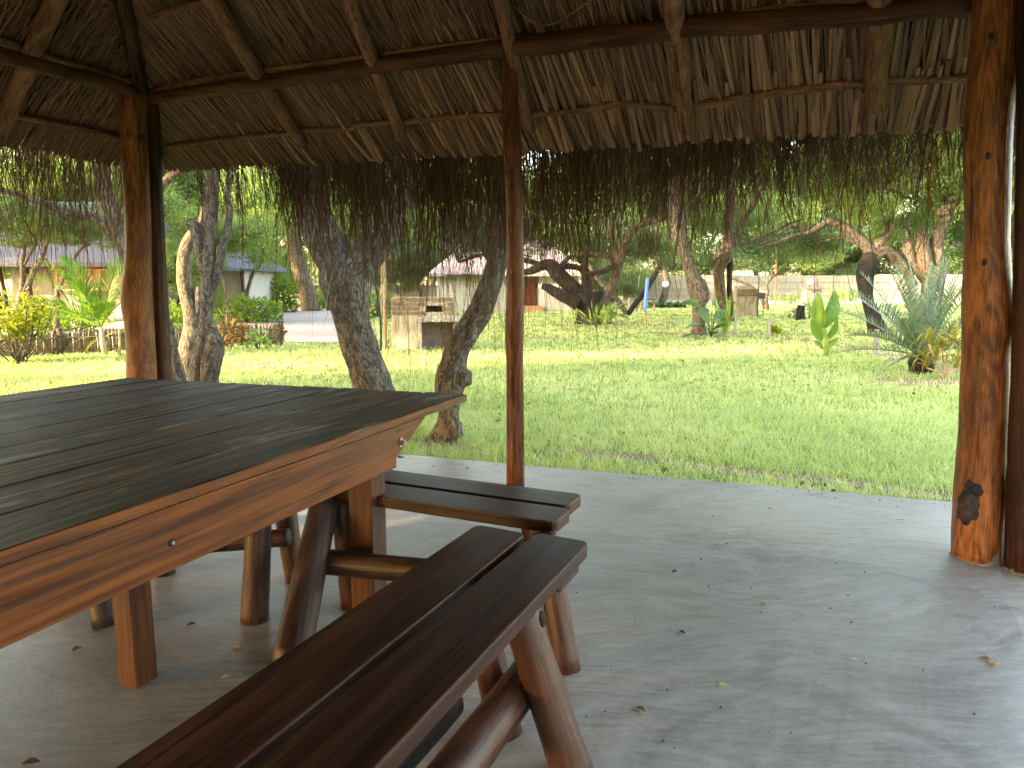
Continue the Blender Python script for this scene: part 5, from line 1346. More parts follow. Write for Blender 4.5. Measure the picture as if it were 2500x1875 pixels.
# trees beyond: each its own trunk and crown
def back_trunk(t, q, ztop, r):
    mb = MB(); bx, by_ = q[0], q[1]
    mb.tube([(bx, by_, GZ), (bx + 0.1 * r, by_, ztop * 0.35), (bx - 0.05 * r, by_, ztop * 0.75), (bx + 0.05 * r, by_, ztop)], [r * 0.07, r * 0.055, r * 0.045, r * 0.03], 9, 0.1, 1)
    for k in range(3):
        a = random.random() * 6.28
        mb.tube([(bx, by_, ztop * 0.55), (bx + math.cos(a) * r * 0.3, by_ + math.sin(a) * r * 0.3, ztop * 0.85), (bx + math.cos(a) * r * 0.6, by_ + math.sin(a) * r * 0.6, ztop * 1.05)], [r * 0.04, r * 0.03, r * 0.015], 7)
    obj('trunk', mb, M['bark'], t, True)
def back_tree(px, py, Y, r, mat, label, grp, far=1, zs=0.8, extra=True):
    c = at(px, py, Y)
    t = thing('leafy_tree', label, 'tree', (c[0], c[1], GZ), grp)
    back_trunk(t, c, max(1.5, c[2] - r * 0.2), r)
    add_crown(t, c, r, mat, far, random.randint(0, 1), zs)
    if extra:
        for k in range(4):
            a = random.random() * 6.28
            if k > 1: add_crown(t, c + np.array([random.gauss(0, r * 0.6), random.gauss(0, r * 0.3), -r * (0.5 + 0.5 * random.random())]), r * 0.6, mat, far, k % 2, zs); continue
            add_crown(t, c + np.array([math.cos(a) * r * 0.7, math.sin(a) * r * 0.4, (random.random() - 0.35) * r * 0.6]), r * 0.62, mat, far, random.randint(0, 1), zs)
G = 'leafy trees massed behind the garden'
MARKS = [(-400, 'the left edge of the photo'), (20, 'the leaning porch post of the left house'), (110, 'the middle of the left thatched house'), (200, 'the young palm'), (280, 'the amber left post'), (400, 'the bowed pale trunk'), (470, 'the grey stemmed tree'), (560, 'the small white building'), (640, 'the trimmed hedge end'), (720, 'the broad pale trunk'), (830, 'the forked tree trunk'), (930, 'the slim garden post'), (1020, 'the brick barbecue'), (1110, 'the left end of the white house'), (1200, 'the white house roof'), (1300, 'the orange red door'), (1420, 'the gnarled tree'), (1510, 'the low forked stems'), (1600, 'the blue pole'), (1700, 'the elbow tree'), (1780, 'the double trunk tree'), (1850, 'the small barbecue'), (1950, 'the dark stump'), (2050, 'the young banana plant'), (2130, 'the twisted tree'), (2230, 'the cycad'), (2350, 'the golden strap plant'), (2480, 'the thick right post'), (2700, 'the right edge of the photo')]
USED = set()
def back_label(px, py, Y, mat):
    tone = {'leaf_mid': 'mid green', 'leaf_light': 'pale green', 'leaf_dark': 'dark green'}[mat]
    mk = min(MARKS, key=lambda m: abs(m[0] - px))[1]
    size = 'tall' if py < 500 else 'low' if py > 575 else 'bushy'
    for dist_ in (('distant',) if Y > 70 else ('nearer', 'farther', 'half hidden')):
        l = f'{dist_} {size} {tone} leafy tree far behind {mk}'
        if l not in USED: break
    USED.add(l); return l
for a in ((120, 520, 30, 2.6, 'leaf_mid', 'a'), (-40, 470, 32, 3.4, 'leaf_light', 'a'), (260, 470, 31, 2.8, 'leaf_mid', 'a'), (60, 390, 36, 3.6, 'leaf_light', 'a'), (200, 380, 38, 3.8, 'leaf_mid', 'a'),
          (420, 540, 26, 2.0, 'leaf_mid', 'b'), (440, 640, 24, 1.5, 'leaf_mid', 'b'), (400, 400, 40, 3.6, 'leaf_mid', 'b'), (560, 470, 42, 3.6, 'leaf_light', 'b'), (660, 570, 46, 3.8, 'leaf_light', 'b'), (700, 430, 50, 4.6, 'leaf_mid', 'b'), (800, 520, 52, 4.2, 'leaf_light', 'b'), (520, 600, 44, 2.5, 'leaf_light', 'b'),
          (900, 560, 50, 4.2, 'leaf_light', 'b'), (960, 630, 44, 1.7, 'leaf_dark', 'b'), (1020, 640, 46, 1.6, 'leaf_dark', 'b'), (980, 480, 56, 5.0, 'leaf_mid', 'c'), (1080, 560, 50, 3.6, 'leaf_mid', 'c'), (1200, 560, 52, 4.0, 'leaf_light', 'c'), (1180, 450, 58, 5.0, 'leaf_mid', 'c'), (1320, 580, 52, 3.6, 'leaf_light', 'c'), (1420, 520, 58, 5.0, 'leaf_mid', 'c'), (1500, 600, 56, 3.4, 'leaf_mid', 'c'),
          (1620, 560, 50, 4.0, 'leaf_dark', 'd'), (1700, 620, 62, 3.4, 'leaf_mid', 'd'), (1720, 500, 64, 5.2, 'leaf_light', 'd'), (1840, 540, 64, 4.6, 'leaf_mid', 'd'), (1960, 520, 66, 5.0, 'leaf_mid', 'd'), (2060, 590, 64, 3.8, 'leaf_dark', 'd'), (2100, 500, 66, 5.2, 'leaf_mid', 'd'), (2220, 580, 66, 4.6, 'leaf_dark', 'd'), (2350, 540, 66, 5.2, 'leaf_mid', 'd'), (2480, 580, 66, 4.8, 'leaf_mid', 'd')):
    back_tree(a[0], a[1], a[2], a[3], a[4], back_label(a[0], a[1], a[2], a[4]), G)
for i, px in enumerate(range(-250, 2800, 215)):
    back_tree(px, 470 + 30 * math.sin(i * 2.1), 78 + 6 * (i % 3), 8.5, ('leaf_mid', 'leaf_light', 'leaf_dark')[i % 3], back_label(px, 450, 80, ('leaf_mid', 'leaf_light', 'leaf_dark')[i % 3]), G)
# unseen trees and low bushes, added left and behind to shade gazebo and lawn
ADDED_SHADE = [(-10.5, 2.2, 3.4, 3.3), (-9.5, -2.8, 3.4, 3.2), (-10.8, 5.0, 3.2, 2.4), (-12, -10, 4.0, 4.2), (-7.5, -7, 3.4, 3.2), (-5, -13, 4.0, 4.2), (4, -15, 4.5, 4.5), (-13.6, 6.7, 1.4, 1.5), (-12.4, 5.2, 1.4, 1.5)]
sn, sd2 = np.array([-0.439, 0.898]), np.array([-0.898, -0.439])
for p_, a_, z_, r_ in ((-6, 17, 7, 5.0), (0, 17, 7.5, 5.0), (4.5, 13, 7, 4.4), (8.3, 16, 7.5, 3.2), (15.5, 12, 7.0, 4.2), (20.5, 13, 7.5, 4.6), (25.5, 14, 8, 4.8), (30, 17, 8.5, 4.6)):
    q = sn * p_ + sd2 * a_; ADDED_SHADE.append((q[0], q[1], z_, r_))
for i, (x, y, z, r) in enumerate(ADDED_SHADE):
    t = thing('leafy_tree', 'unseen leafy sun blocker added to shade the gazebo and lawn', 'tree', (x, y, GZ), 'unseen trees and bushes added for shade')
    back_trunk(t, (x, y), z, r)
    add_crown(t, np.array([x, y, z]), r, ('leaf_mid', 'leaf_light')[i % 2], 1, i % 2, 0.95)
    add_crown(t, np.array([x, y, z - 0.3]), r * 0.95, ('leaf_mid', 'leaf_light')[i % 2], 1, 1 - i % 2, 1.0)
    add_crown(t, np.array([x, y, z - r * 0.35]), r * 0.8, ('leaf_mid', 'leaf_dark')[i % 2], 1, i % 2, 0.9)

# ------------------------------------------------------------------ houses
def wall_px(mb, x0, x1, ztop, Y, depth, z0=GZ):
    a, b = (x0 - CX) / FPX * (Y * CT + EYE * ST), (x1 - CX) / FPX * (Y * CT + EYE * ST)
    mb.box(((a + b) / 2, Y + depth / 2, (z0 + ztop) / 2), (abs(b - a), depth, ztop - z0)); return a, b
def Xp(px, Y): return (px - CX) / FPX * (Y * CT + EYE * ST)
def Zp(py, Y): return at(CX, py, Y)[2]
# left thatched house
YH = 25.0
h1 = thing('thatched_house', 'cream house under a low grey thatched roof on the left', 'house', (Xp(180, YH), YH, GZ))
mb = MB(); wall_px(mb, 38, 398, Zp(640, YH), YH, 5.0); obj('wall', mb, M['plaster'], h1)
def hip_roof(parent, x0, x1, y0, y1, ze, zr, inset, mat, over=0.12):
    mb = MB()
    e = [np.array([x0, y0, ze]), np.array([x1, y0, ze]), np.array([x1, y1, ze]), np.array([x0, y1, ze])]
    r0 = np.array([x0 + inset, (y0 + y1) / 2, zr]); r1 = np.array([x1 - inset, (y0 + y1) / 2, zr])
    for q in ([e[0], e[1], r1, r0], [e[1], e[2], r1], [e[2], e[3], r0, r1], [e[3], e[0], r0]): mb.poly(q)
    low = [p - np.array([0, 0, over]) for p in e]
    for k in range(4): mb.poly([e[k], low[k], low[(k + 1) % 4], e[(k + 1) % 4]])
    mb.poly(low)
    return obj('roof', mb, mat, parent)
hip_roof(h1, Xp(-260, YH), Xp(425, YH), YH - 1.6, YH + 6.5, Zp(640, YH - 1.6), Zp(640, YH) + 2.3, 2.5, M['roofgrey'], 0.14)
for px, lean in ((17, 0.12), (80, 0.06), (368, 0.02)):
    mb = MB(); x = Xp(px, YH - 0.7); mb.tube([(x + lean, YH - 0.7, GZ), (x, YH - 0.7, 1.0), (x - lean, YH - 0.7, Zp(644, YH - 1))], [0.09, 0.085, 0.08], 10, 0.06)
    obj('post', mb, M['brownpost'], h1, True)
mb = MB(); mb.box((Xp(215, YH - 0.55), YH - 0.55, Zp(652, YH)), (Xp(315, YH) - Xp(120, YH), 0.12, 0.13)); obj('beam', mb, M['brownpost'], h1)
bx0, bx1 = Xp(142, YH - 0.5), Xp(345, YH - 0.5); zt, zb_ = Zp(660, YH - 0.5), Zp(706, YH - 0.5)
mb = MB(); nsl = 60
for k in range(nsl):
    x = bx0 + (bx1 - bx0) * (k + 0.5) / nsl
    mb.box((x, YH - 0.5 + 0.004 * (k % 2), (zt + zb_) / 2), ((bx1 - bx0) / nsl * 0.86, 0.012, zt - zb_), var=random.random())
obj('reed_blind', mb, M['blind'], h1)
for z in (zt + 0.03, zb_ - 0.03):
    mb = MB(); mb.tube([(bx0, YH - 0.52, z), (bx1, YH - 0.52, z)], [0.03, 0.03], 8); obj('blind_rail', mb, M['stepred'], h1, True)
# small white building
YK = 32.0
h3 = thing('small_building', 'small white building with a flat grey roof edge behind the hedge', 'building', (Xp(560, YK), YK, GZ))
mb = MB(); wall_px(mb, 500, 600, Zp(658, YK), YK, 4); obj('wall', mb, M['plasterw'], h3)
hip_roof(h3, Xp(480, YK), Xp(628, YK), YK - 0.5, YK + 5, Zp(655, YK - 0.5), Zp(655, YK) + 0.8, 0.8, M['roofgrey'], 0.1)
mb = MB(); mb.tube([(Xp(598, YK - 0.3), YK - 0.3, GZ), (Xp(596, YK - 0.3), YK - 0.3, Zp(656, YK))], [0.09, 0.08], 8); obj('post', mb, M['brownpost'], h3, True)
mb = MB(); mb.box((Xp(535, YK), YK - 0.02, Zp(690, YK)), (0.3, 0.05, 0.5)); obj('shutter', mb, M['stepred'], h3)
# white house in the middle
YM = 39.0
h2 = thing('white_house', 'white walled house with a pinkish thatched roof and an orange red door', 'house', (Xp(1240, YM), YM, GZ))
mb = MB(); wall_px(mb, 1068, 1276, Zp(668, YM), YM, 5); wall_px(mb, 1314, 1412, Zp(668, YM), YM, 5); wall_px(mb, 1276, 1314, Zp(668, YM), YM + 1.2, 3.8); obj('wall', mb, M['plasterw'], h2)
hip_roof(h2, Xp(1048, YM), Xp(1432, YM), YM - 0.7, YM + 6, Zp(668, YM - 0.7), Zp(668, YM) + 1.9, 2.0, M['roofpink'], 0.13)
dx0, dx1 = Xp(1281, YM + 1.1), Xp(1309, YM + 1.1); z0, z1 = Zp(748, YM + 1.1), Zp(680, YM + 1.1)
dd = None
mb = MB(); mb.box(((dx0 + dx1) / 2, YM + 1.16, (z0 + z1) / 2), (dx1 - dx0, 0.06, z1 - z0)); dd = obj('door', mb, M['door'], h2)
for k in range(9):
    mb = MB(); zz = z0 + (z1 - z0) * (k + 0.5) / 9
    mb.box(((dx0 + dx1) / 2, YM + 1.115, zz), (dx1 - dx0 - 0.06, 0.03, (z1 - z0) / 9 * 0.78)); obj('slat', mb, M['door'], dd)
mb = MB(); mb.box((Xp(1299, YM - 0.3), YM - 0.2, 0.06), (Xp(1320, YM) - Xp(1270, YM), 0.8, 0.26)); obj('step', mb, M['stepred'], h2)
mb = MB(); mb.box((Xp(1130, YM) + 0.4, YM - 0.72, Zp(672, YM)), (2.4, 0.08, 0.05)); obj('fascia', mb, M['brownpost'], h2)

# ------------------------------------------------------------------ fences
# low stick fence on the left
fA, fB_ = gnd(-160, 882, GZ), gnd(690, 836, GZ)
fd_ = fB_[:2] - fA[:2]; fl = np.linalg.norm(fd_); fu = fd_ / fl
sf = thing('stick_fence', 'low brown fence of upright sticks and two rails on the left lawn edge', 'fence', (*((fA + fB_)[:2] / 2), GZ))
stick_me = []
for k in range(4):
    mb = MB(); mb.tube([(0, 0, 0), (0.003 * k, 0, 0.2), (0.005 - 0.004 * k, 0, 0.45)], [0.021, 0.022, 0.019], 6, 0.08); me = to_mesh('stick', mb.v, mb.f, mb.g, mb.var, True); me.materials.append(M['stickwood']); stick_me.append(me)
nst = int(fl / 0.039)
mb_rest = MB()
for k in range(nst):
    p = fA[:2] + fu * (k + 0.5) * 0.039
    if k < nst - 290: 
        mb_rest.tube([(p[0], p[1], GZ), (p[0], p[1], GZ + 0.45)], [0.021, 0.019], 5); continue
    o = link('stick', stick_me[k % 4], M['stickwood'], sf)
    o.location = Vector((p[0], p[1], GZ)) - Vector(BASE[sf.name])
    o.rotation_euler = (random.gauss(0, 0.03), random.gauss(0, 0.03), random.random() * 6); o.scale = (1, 1, 0.9 + 0.2 * random.random())
if mb_rest.v: obj('sticks_beyond', mb_rest, M['stickwood'], sf)['kind'] = 'stuff'
nrm = np.array([fu[1], -fu[0]])
for z in (0.33, 0.06):
    mb = MB(); P = [(*(fA[:2] + fu * fl * t + nrm * 0.032), GZ + z + 0.012 * mnoise.noise(Vector((t * 12, z, 0)))) for t in np.linspace(0, 1, 24)]
    mb.tube(P, [0.02] * 24, 7, 0.1); obj('rail', mb, M['stickwood'], sf, True)
for t in (0.30, 0.52, 0.76, 0.995):
    p = fA[:2] + fu * fl * t + nrm * 0.05
    mb = MB(); mb.tube([(p[0], p[1], GZ), (p[0], p[1], GZ + 0.52)], [0.05, 0.045], 9, 0.1); obj('post', mb, M['bark'], sf, True)
# far cream reed fence, panel by panel
YF = 55.0
rf_ = thing('reed_fence', 'tall cream reed fence closing the far side of the garden', 'fence', (Xp(2000, YF), YF, GZ))
pm = MB(); PWD = 2.4
for k in range(40):
    x = (k + 0.5) * PWD / 40; pm.box((x, 0.012 * math.sin(k * 1.7), 1.05 + 0.015 * math.sin(k * 2.9)), (PWD / 40 * 0.9, 0.03, 2.1), var=random.random())
me = to_mesh('reed_panel', pm.v, pm.f, pm.g, pm.var); me.materials.append(M['reedfence'])
x0f = Xp(1520, YF); npn = int((Xp(2560, YF) - x0f) / PWD) + 1
for k in range(npn):
    o = link('reed_panel', me, M['reedfence'], rf_); o.location = Vector((x0f + k * PWD, YF, GZ)) - Vector(BASE[rf_.name]); o.scale = (1, 1, 0.98 + 0.05 * random.random())
for z in (0.5, 1.0, 1.5):
    mb = MB(); mb.tube([(x0f, YF - 0.05, z), (x0f + npn * PWD, YF - 0.05, z + 0.03)], [0.02, 0.02], 6); obj('rail', mb, M['stakebrown'], rf_)
kb = wall_strip('kerb', (Xp(1500, YF - 1.2), YF - 1.2), (Xp(2600, YF - 1.2), YF - 1.2), 0.3, GZ, 0.16, None)
kb = obj('white_kerb', kb, M['plasterw'], None); kb['kind'] = 'structure'
# low cream wall left of the white house
mb = MB(); YW = 47.0
mb.box(((Xp(640, YW) + Xp(1070, YW)) / 2, YW, 0.62), (Xp(1070, YW) - Xp(640, YW), 0.25, 1.36))
o = obj('garden_wall', mb, M['plaster'], None, False, (Xp(900, YW), YW, GZ)); tag(o, 'low cream garden wall left of the white house', 'wall')

# ------------------------------------------------------------------ barbecues
def bq(label, Y, name='barbecue'): return thing(name, label, 'barbecue', (0, Y, GZ))
YB = 15.0
bb = thing('brick_barbecue', 'plastered barbecue with a brick top, an oven opening and a concrete counter', 'barbecue', (Xp(1040, YB), YB, GZ))
xa, xb, xc = Xp(957, YB), Xp(1022, YB), Xp(1107, YB); xe = Xp(1140, YB)
zb0, zb1 = Zp(770, YB), Zp(726, YB); dp = 0.75
mb = MB(); mb.box(((xa + xb) / 2, YB + dp / 2, (GZ + zb0) / 2), (xb - xa, dp, zb0 - GZ), bev=0.012); obj('plinth', mb, M['oldplaster'], bb)
mb = MB(); mb.box((xb + 0.035, YB + 0.05, (GZ + zb0 - 0.13) / 2), (0.07, 0.12, zb0 - 0.13 - GZ), bev=0.008); obj('pillar', mb, M['concrete_rough'], bb)
mb = MB(); mb.box((xe - 0.035, YB + 0.05, (GZ + zb0 - 0.13) / 2), (0.07, 0.12, zb0 - 0.13 - GZ), bev=0.008); obj('pillar', mb, M['concrete_rough'], bb)
mb = MB(); mb.box(((xb + xe) / 2 + 0.003, YB + dp - 0.05, (GZ + zb0 - 0.13) / 2), (xe - xb, 0.1, zb0 - 0.13 - GZ)); mb.box(((xb + xe) / 2 + 0.25, YB + 0.45, (GZ + zb0 - 0.13) / 2), (0.1, 0.5, zb0 - 0.13 - GZ)); obj('recess_wall', mb, M['soot'], bb)
mb = MB()
for k in range(26):
    x = xb + (xe - xb) * (k + 0.5) / 26
    mb.box((x, YB + dp / 2 - 0.03 + random.gauss(0, 0.008), zb0 - 0.065 + random.gauss(0, 0.006)), ((xe - xb) / 26 + 0.004, dp + random.random() * 0.02, 0.125 + random.random() * 0.02), var=random.random())
obj('counter', mb, M['concrete_rough'], bb)
# brick box with the oven opening
ox0, ox1 = Xp(1041, YB), Xp(1082, YB); oz0, oz1 = Zp(762, YB), Zp(746, YB)
mb = MB(); yb = YB + 0.012; dq = dp - 0.03
mb.box(((xa + ox0) / 2, yb + dq / 2, (zb0 + zb1) / 2), (ox0 - xa, dq, zb1 - zb0)); mb.box(((xc + ox1) / 2, yb + dq / 2, (zb0 + zb1) / 2), (xc - ox1, dq, zb1 - zb0))
mb.box(((ox0 + ox1) / 2, yb + dq / 2, (zb1 + oz1) / 2), (ox1 - ox0, dq, zb1 - oz1)); mb.box(((ox0 + ox1) / 2, yb + dq / 2, (zb0 + oz0) / 2), (ox1 - ox0, dq, oz0 - zb0))
mb.box(((ox0 + ox1) / 2, yb + dq - 0.1, (oz0 + oz1) / 2), (ox1 - ox0, 0.1, oz1 - oz0)); obj('brick_core', mb, M['mortar'], bb)
nc = 4; ch = (zb1 - zb0) / nc; bl = 0.235
bm_ = MB(); bm_.box((0, 0, 0), (bl - 0.022, 0.09, ch - 0.018), bev=0.008); bme = to_mesh('brick', bm_.v, bm_.f, None, bm_.var); bme.materials.append(M['brick'])
bh_ = MB(); bh_.box((0, 0, 0), (0.105, 0.09, ch - 0.018), bev=0.008); bmh = to_mesh('brick', bh_.v, bh_.f, None, bh_.var); bmh.materials.append(M['brick'])
def put_brick(x, y, z, half=False, rot=0, root=None):
    o = link('brick', bmh if half else bme, M['brick'], root or bb); o.location = Vector((x, y, z)) - Vector(BASE[(root or bb).name]); o.rotation_euler = (random.gauss(0, 0.01), random.gauss(0, 0.01), rot)
for r in range(nc):
    z = zb0 + (r + 0.5) * ch; x = xa + (0 if r % 2 == 0 else -bl / 2)
    while x < xc - 0.02:
        l_, r_e = max(x, xa), min(x + bl, xc); xm = (l_ + r_e) / 2; w_ = r_e - l_
        blocked = (r_e > ox0 + 0.03 and l_ < ox1 - 0.03 and z + ch * 0.4 > oz0 and z - ch * 0.4 < oz1)
        if not blocked and w_ > 0.06: put_brick(xm, YB + 0.037 + random.gauss(0, 0.003), z, w_ < bl * 0.75)
        x += bl
# second barbecue further back
YB2 = 31.0
bb2 = thing('small_barbecue', 'small plastered barbecue with an orange brick cap right of the double trunk tree', 'barbecue', (Xp(1822, YB2), YB2, GZ))
xa2, xb2 = Xp(1796, YB2), Xp(1848, YB2)
mb = MB(); mb.box(((xa2 + xb2) / 2, YB2 + 0.4, (GZ + Zp(724, YB2)) / 2), (xb2 - xa2, 0.8, Zp(724, YB2) - GZ), bev=0.01); obj('plinth', mb, M['oldplaster'], bb2)
mb = MB(); mb.box(((xa2 + xb2) / 2, YB2 + 0.4, (Zp(724, YB2) + Zp(706, YB2)) / 2), (xb2 - xa2 - 0.02, 0.76, Zp(706, YB2) - Zp(724, YB2))); mb.box(((xa2 + xb2) / 2 - 0.05, YB2 + 0.4, Zp(702, YB2)), (0.62, 0.7, 0.14)); obj('cap_core', mb, M['mortar'], bb2)
c2 = (Zp(706, YB2) - Zp(724, YB2)) / 3
for r in range(3):
    for k in range(4):
        o = link('brick', bme, M['brick'], bb2); o.location = Vector((xa2 + 0.13 + k * 0.225 + (0.04 if r % 2 else 0), YB2 + 0.03, Zp(724, YB2) + (r + 0.5) * c2)) - Vector(BASE[bb2.name]); o.scale = (1, 1, c2 / ch)
# steel grill stand beside it
gs = thing('grill_stand', 'dark steel grill tray on thin legs right of the small barbecue', 'grill', (Xp(1856, YB2 + 0.2), YB2 + 0.2, GZ))
gx0, gx1 = Xp(1850, YB2), Xp(1862, YB2)
mb = MB(); mb.box(((gx0 + gx1) / 2 + 0.02, YB2 + 0.3, Zp(722, YB2)), (gx1 - gx0 + 0.1, 0.7, 0.26), bev=0.01); obj('tray', mb, M['dkmetal'], gs)
for x in (gx0 - 0.03, gx1):
    for y in (YB2 - 0.02, YB2 + 0.62):
        mb = MB(); mb.tube([(x, y, GZ), (x, y, Zp(725, YB2))], [0.022, 0.022], 6); obj('leg', mb, M['dkmetal'], gs)
mb = MB(); mb.tube([(gx1 - 0.02, YB2 + 0.62, Zp(722, YB2)), (gx1 - 0.02, YB2 + 0.62, Zp(674, YB2))], [0.022, 0.02], 6); obj('upright', mb, M['dkmetal'], gs)
# grey block pillar with a globe lamp
YP = 42.0
gp = thing('block_pillar', 'stained grey block pillar with a flat top before the reed fence', 'pillar', (Xp(1985, YP), YP, GZ))
for r in range(4):
    z0, z1 = GZ + (Zp(706, YP) - GZ) * r / 4, GZ + (Zp(706, YP) - GZ) * (r + 1) / 4
    xs = [Xp(1966, YP), Xp(1979, YP), Xp(1991, YP), Xp(2004, YP)] if r % 2 == 0 else [Xp(1966, YP), Xp(1985, YP), Xp(2004, YP)]
    for a, b in zip(xs[:-1], xs[1:]):
        mb = MB(); mb.box(((a + b) / 2, YP + 0.35, (z0 + z1) / 2), (b - a - 0.02, 0.7 + random.random() * 0.02, z1 - z0 - 0.02), bev=0.015); obj('block', mb, M['greyblock'], gp)
mb = MB(); mb.box(((Xp(1966, YP) + Xp(2004, YP)) / 2, YP + 0.35, (Zp(706, YP) + GZ) / 2), (Xp(2004, YP) - Xp(1966, YP) - 0.05, 0.66, Zp(706, YP) - GZ - 0.02)); obj('core', mb, M['mortar'], gp)
mb = MB(); mb.box(((Xp(1964, YP) + Xp(2006, YP)) / 2, YP + 0.35, Zp(704, YP)), (Xp(2006, YP) - Xp(1964, YP), 0.8, 0.09), bev=0.01); obj('cap', mb, M['stepred'], gp)
def globe(px, py, Y, r, label, pole=True):
    c = at(px, py, Y)
    t = thing('globe_lamp', label, 'lamp', (c[0], c[1], GZ), None)
    mb = MB(); n = 12
    P = [c + np.array([0, 0, -r * math.cos(math.pi * k / n)]) for k in range(n + 1)]
    mb.tube(P, [max(0.004, r * math.sin(math.pi * k / n)) for k in range(n + 1)], 18); obj('globe', mb, M['globe'], t, True)
    mb = MB(); mb.tube([(c[0], c[1], GZ), (c[0], c[1], c[2] - r * 0.95)], [0.04, 0.035], 8); obj('pole', mb, M['dkmetal'], t)
globe(1977, 689, YP + 1.2, 0.19, 'white globe lamp showing above the grey block pillar')
globe(1625, 694, 46, 0.20, 'white globe lamp near the orange pole before the reed fence')
mb = MB(); pix_limb(mb, [(1996, 704, 5), (1996, 690, 5), (1995, 680, 4)], YP + 1.4, 8); mb.tube([at(1996, 700, YP + 1.4), (at(1996, 700, YP + 1.4)[0], YP + 1.4, GZ)], [0.06, 0.06], 8)
o = obj('pole', mb, M['stakebrown'], None, True, tuple(at(1996, 704, YP + 1.4) * np.array([1, 1, 0]))); tag(o, 'short brown pole rising behind the grey block pillar', 'pole')

# ------------------------------------------------------------------ stump, stakes, poles, seat
q = at(1954, foot_row(28), 28); 
mb = MB(); mb.tube([(q[0], 28, GZ - 0.02), (q[0], 28, 0.08), (q[0] - 0.02, 28, 0.3), (q[0] + 0.01, 28, 0.52)], [0.24, 0.17, 0.15, 0.155], 14, 0.15, 3)
o = obj('tree_stump', mb, M['barkdark'], None, True, (q[0], 28, GZ)); tag(o, 'dark tree stump in front of the grey block pillar', 'stump')
def stake(name, pts, label, mat, cat='stake', group=None, Y=None, seg=8):
    fx, fy = pts[0][0], pts[0][1]
    g = gnd(fx, fy, GZ); Yq = Y or g[1]
    mb = MB(); pix_limb(mb, pts, Yq, seg, 0.06)
    o = obj(name, mb, mat, None, True, (at(fx, fy, Yq)[0], Yq, GZ)); tag(o, label, cat, group); return o
SG = 'wooden stakes driven into the lawn'
stake('wooden_stake', [(1878, 826, 9), (1877, 800, 9), (1876, 778, 9)], 'upright white stake beside the small yellow plant', M['stakewhite'], 'stake', SG)
stake('wooden_stake', [(1988, 848, 10), (1992, 820, 10), (1997, 790, 10)], 'leaning white stake left of the young banana plant', M['stakewhite'], 'stake', SG)
stake('wooden_stake', [(2134, 872, 13), (2138, 845, 13), (2141, 804, 12)], 'grey white stake half hidden under the cycad fronds', M['stakewhite'], 'stake', SG)
stake('wooden_stake', [(1793, 818, 8), (1795, 795, 7), (1796, 770, 7)], 'grey stake right behind the spiky plant', M['stakewhite'], 'stake', SG)
stake('wooden_stake', [(1626, 800, 5), (1626, 785, 5), (1627, 772, 5)], 'short brown stake right of the blue pole', M['stakebrown'], 'stake', SG)
stake('wooden_stake', [(1536, 763, 6), (1537, 745, 6), (1537, 728, 6)], 'brown post stub between the gnarled tree and the blue pole', M['stakebrown'], 'stake', SG)
bp = thing('blue_pole', 'pole painted bright blue with a bare wooden foot', 'pole', tuple(gnd(1577, 796, GZ)))
Yp_ = gnd(1577, 796, GZ)[1]
mb = MB(); pix_limb(mb, [(1574, 760, 7), (1577, 725, 8), (1581, 678, 8)], Yp_, 10, 0.03); obj('painted_shaft', mb, M['blue'], bp, True)
mb = MB(); pix_limb(mb, [(1577, 797, 6), (1576, 780, 6), (1574, 760, 6)], Yp_, 8, 0.05); obj('foot', mb, M['stakebrown'], bp, True)
stake('thin_pole', [(1554, 762, 4), (1558, 720, 5), (1562, 676, 5)], 'thin dark stick leaning left of the blue pole', M['dkmetal'], 'pole')
st = thing('plank_seat', 'dark plank seat on two posts behind the blue pole', 'seat', tuple(gnd(1580, 763, GZ)))
Yst = gnd(1580, 763, GZ)[1]
mb = MB(); a, b = at(1562, 731, Yst), at(1598, 731, Yst); mb.box((a + b) / 2, (b[0] - a[0], 0.35, 0.05)); obj('seat', mb, M['dkmetal'], st)
for px in (1566, 1597):
    mb = MB(); pix_limb(mb, [(px, 763, 5), (px, 733, 5)], Yst, 8); obj('leg', mb, M['stakebrown'], st, True)
stake('rusty_pole', [(1648, 733, 3.5), (1650, 705, 4), (1651, 670, 4)], 'thin orange pole before the reed fence near the globe lamp', M['rust'], 'pole')
stake('rusty_pole', [(1736, 738, 4), (1735, 705, 4), (1735, 660, 4)], 'thin orange pole left of the double trunk tree', M['rust'], 'pole')
stake('rusty_pole', [(1772, 738, 6), (1772, 715, 6), (1773, 690, 6)], 'short red pole seen between the double trunks', M['rust'], 'pole')
stake('rusty_pole', [(1892, 748, 4), (1893, 700, 4), (1895, 640, 5), (1896, 600, 5)], 'tall red brown pole right of the grill stand', M['rust'], 'pole')
gp_ = gnd(938, 852, GZ)
stake('garden_post', [(940, 852, 10), (940, 800, 10), (939, 740, 9), (938, 680, 9), (937, 640, 9)], 'slim brown garden post left of the brick barbecue', M['stakebrown'], 'post')
stake('water_pipe', [(931, 850, 5), (931, 800, 5), (932, 740, 5), (933, 650, 5)], 'pale standpipe fixed beside the slim garden post', M['stakewhite'], 'pipe')
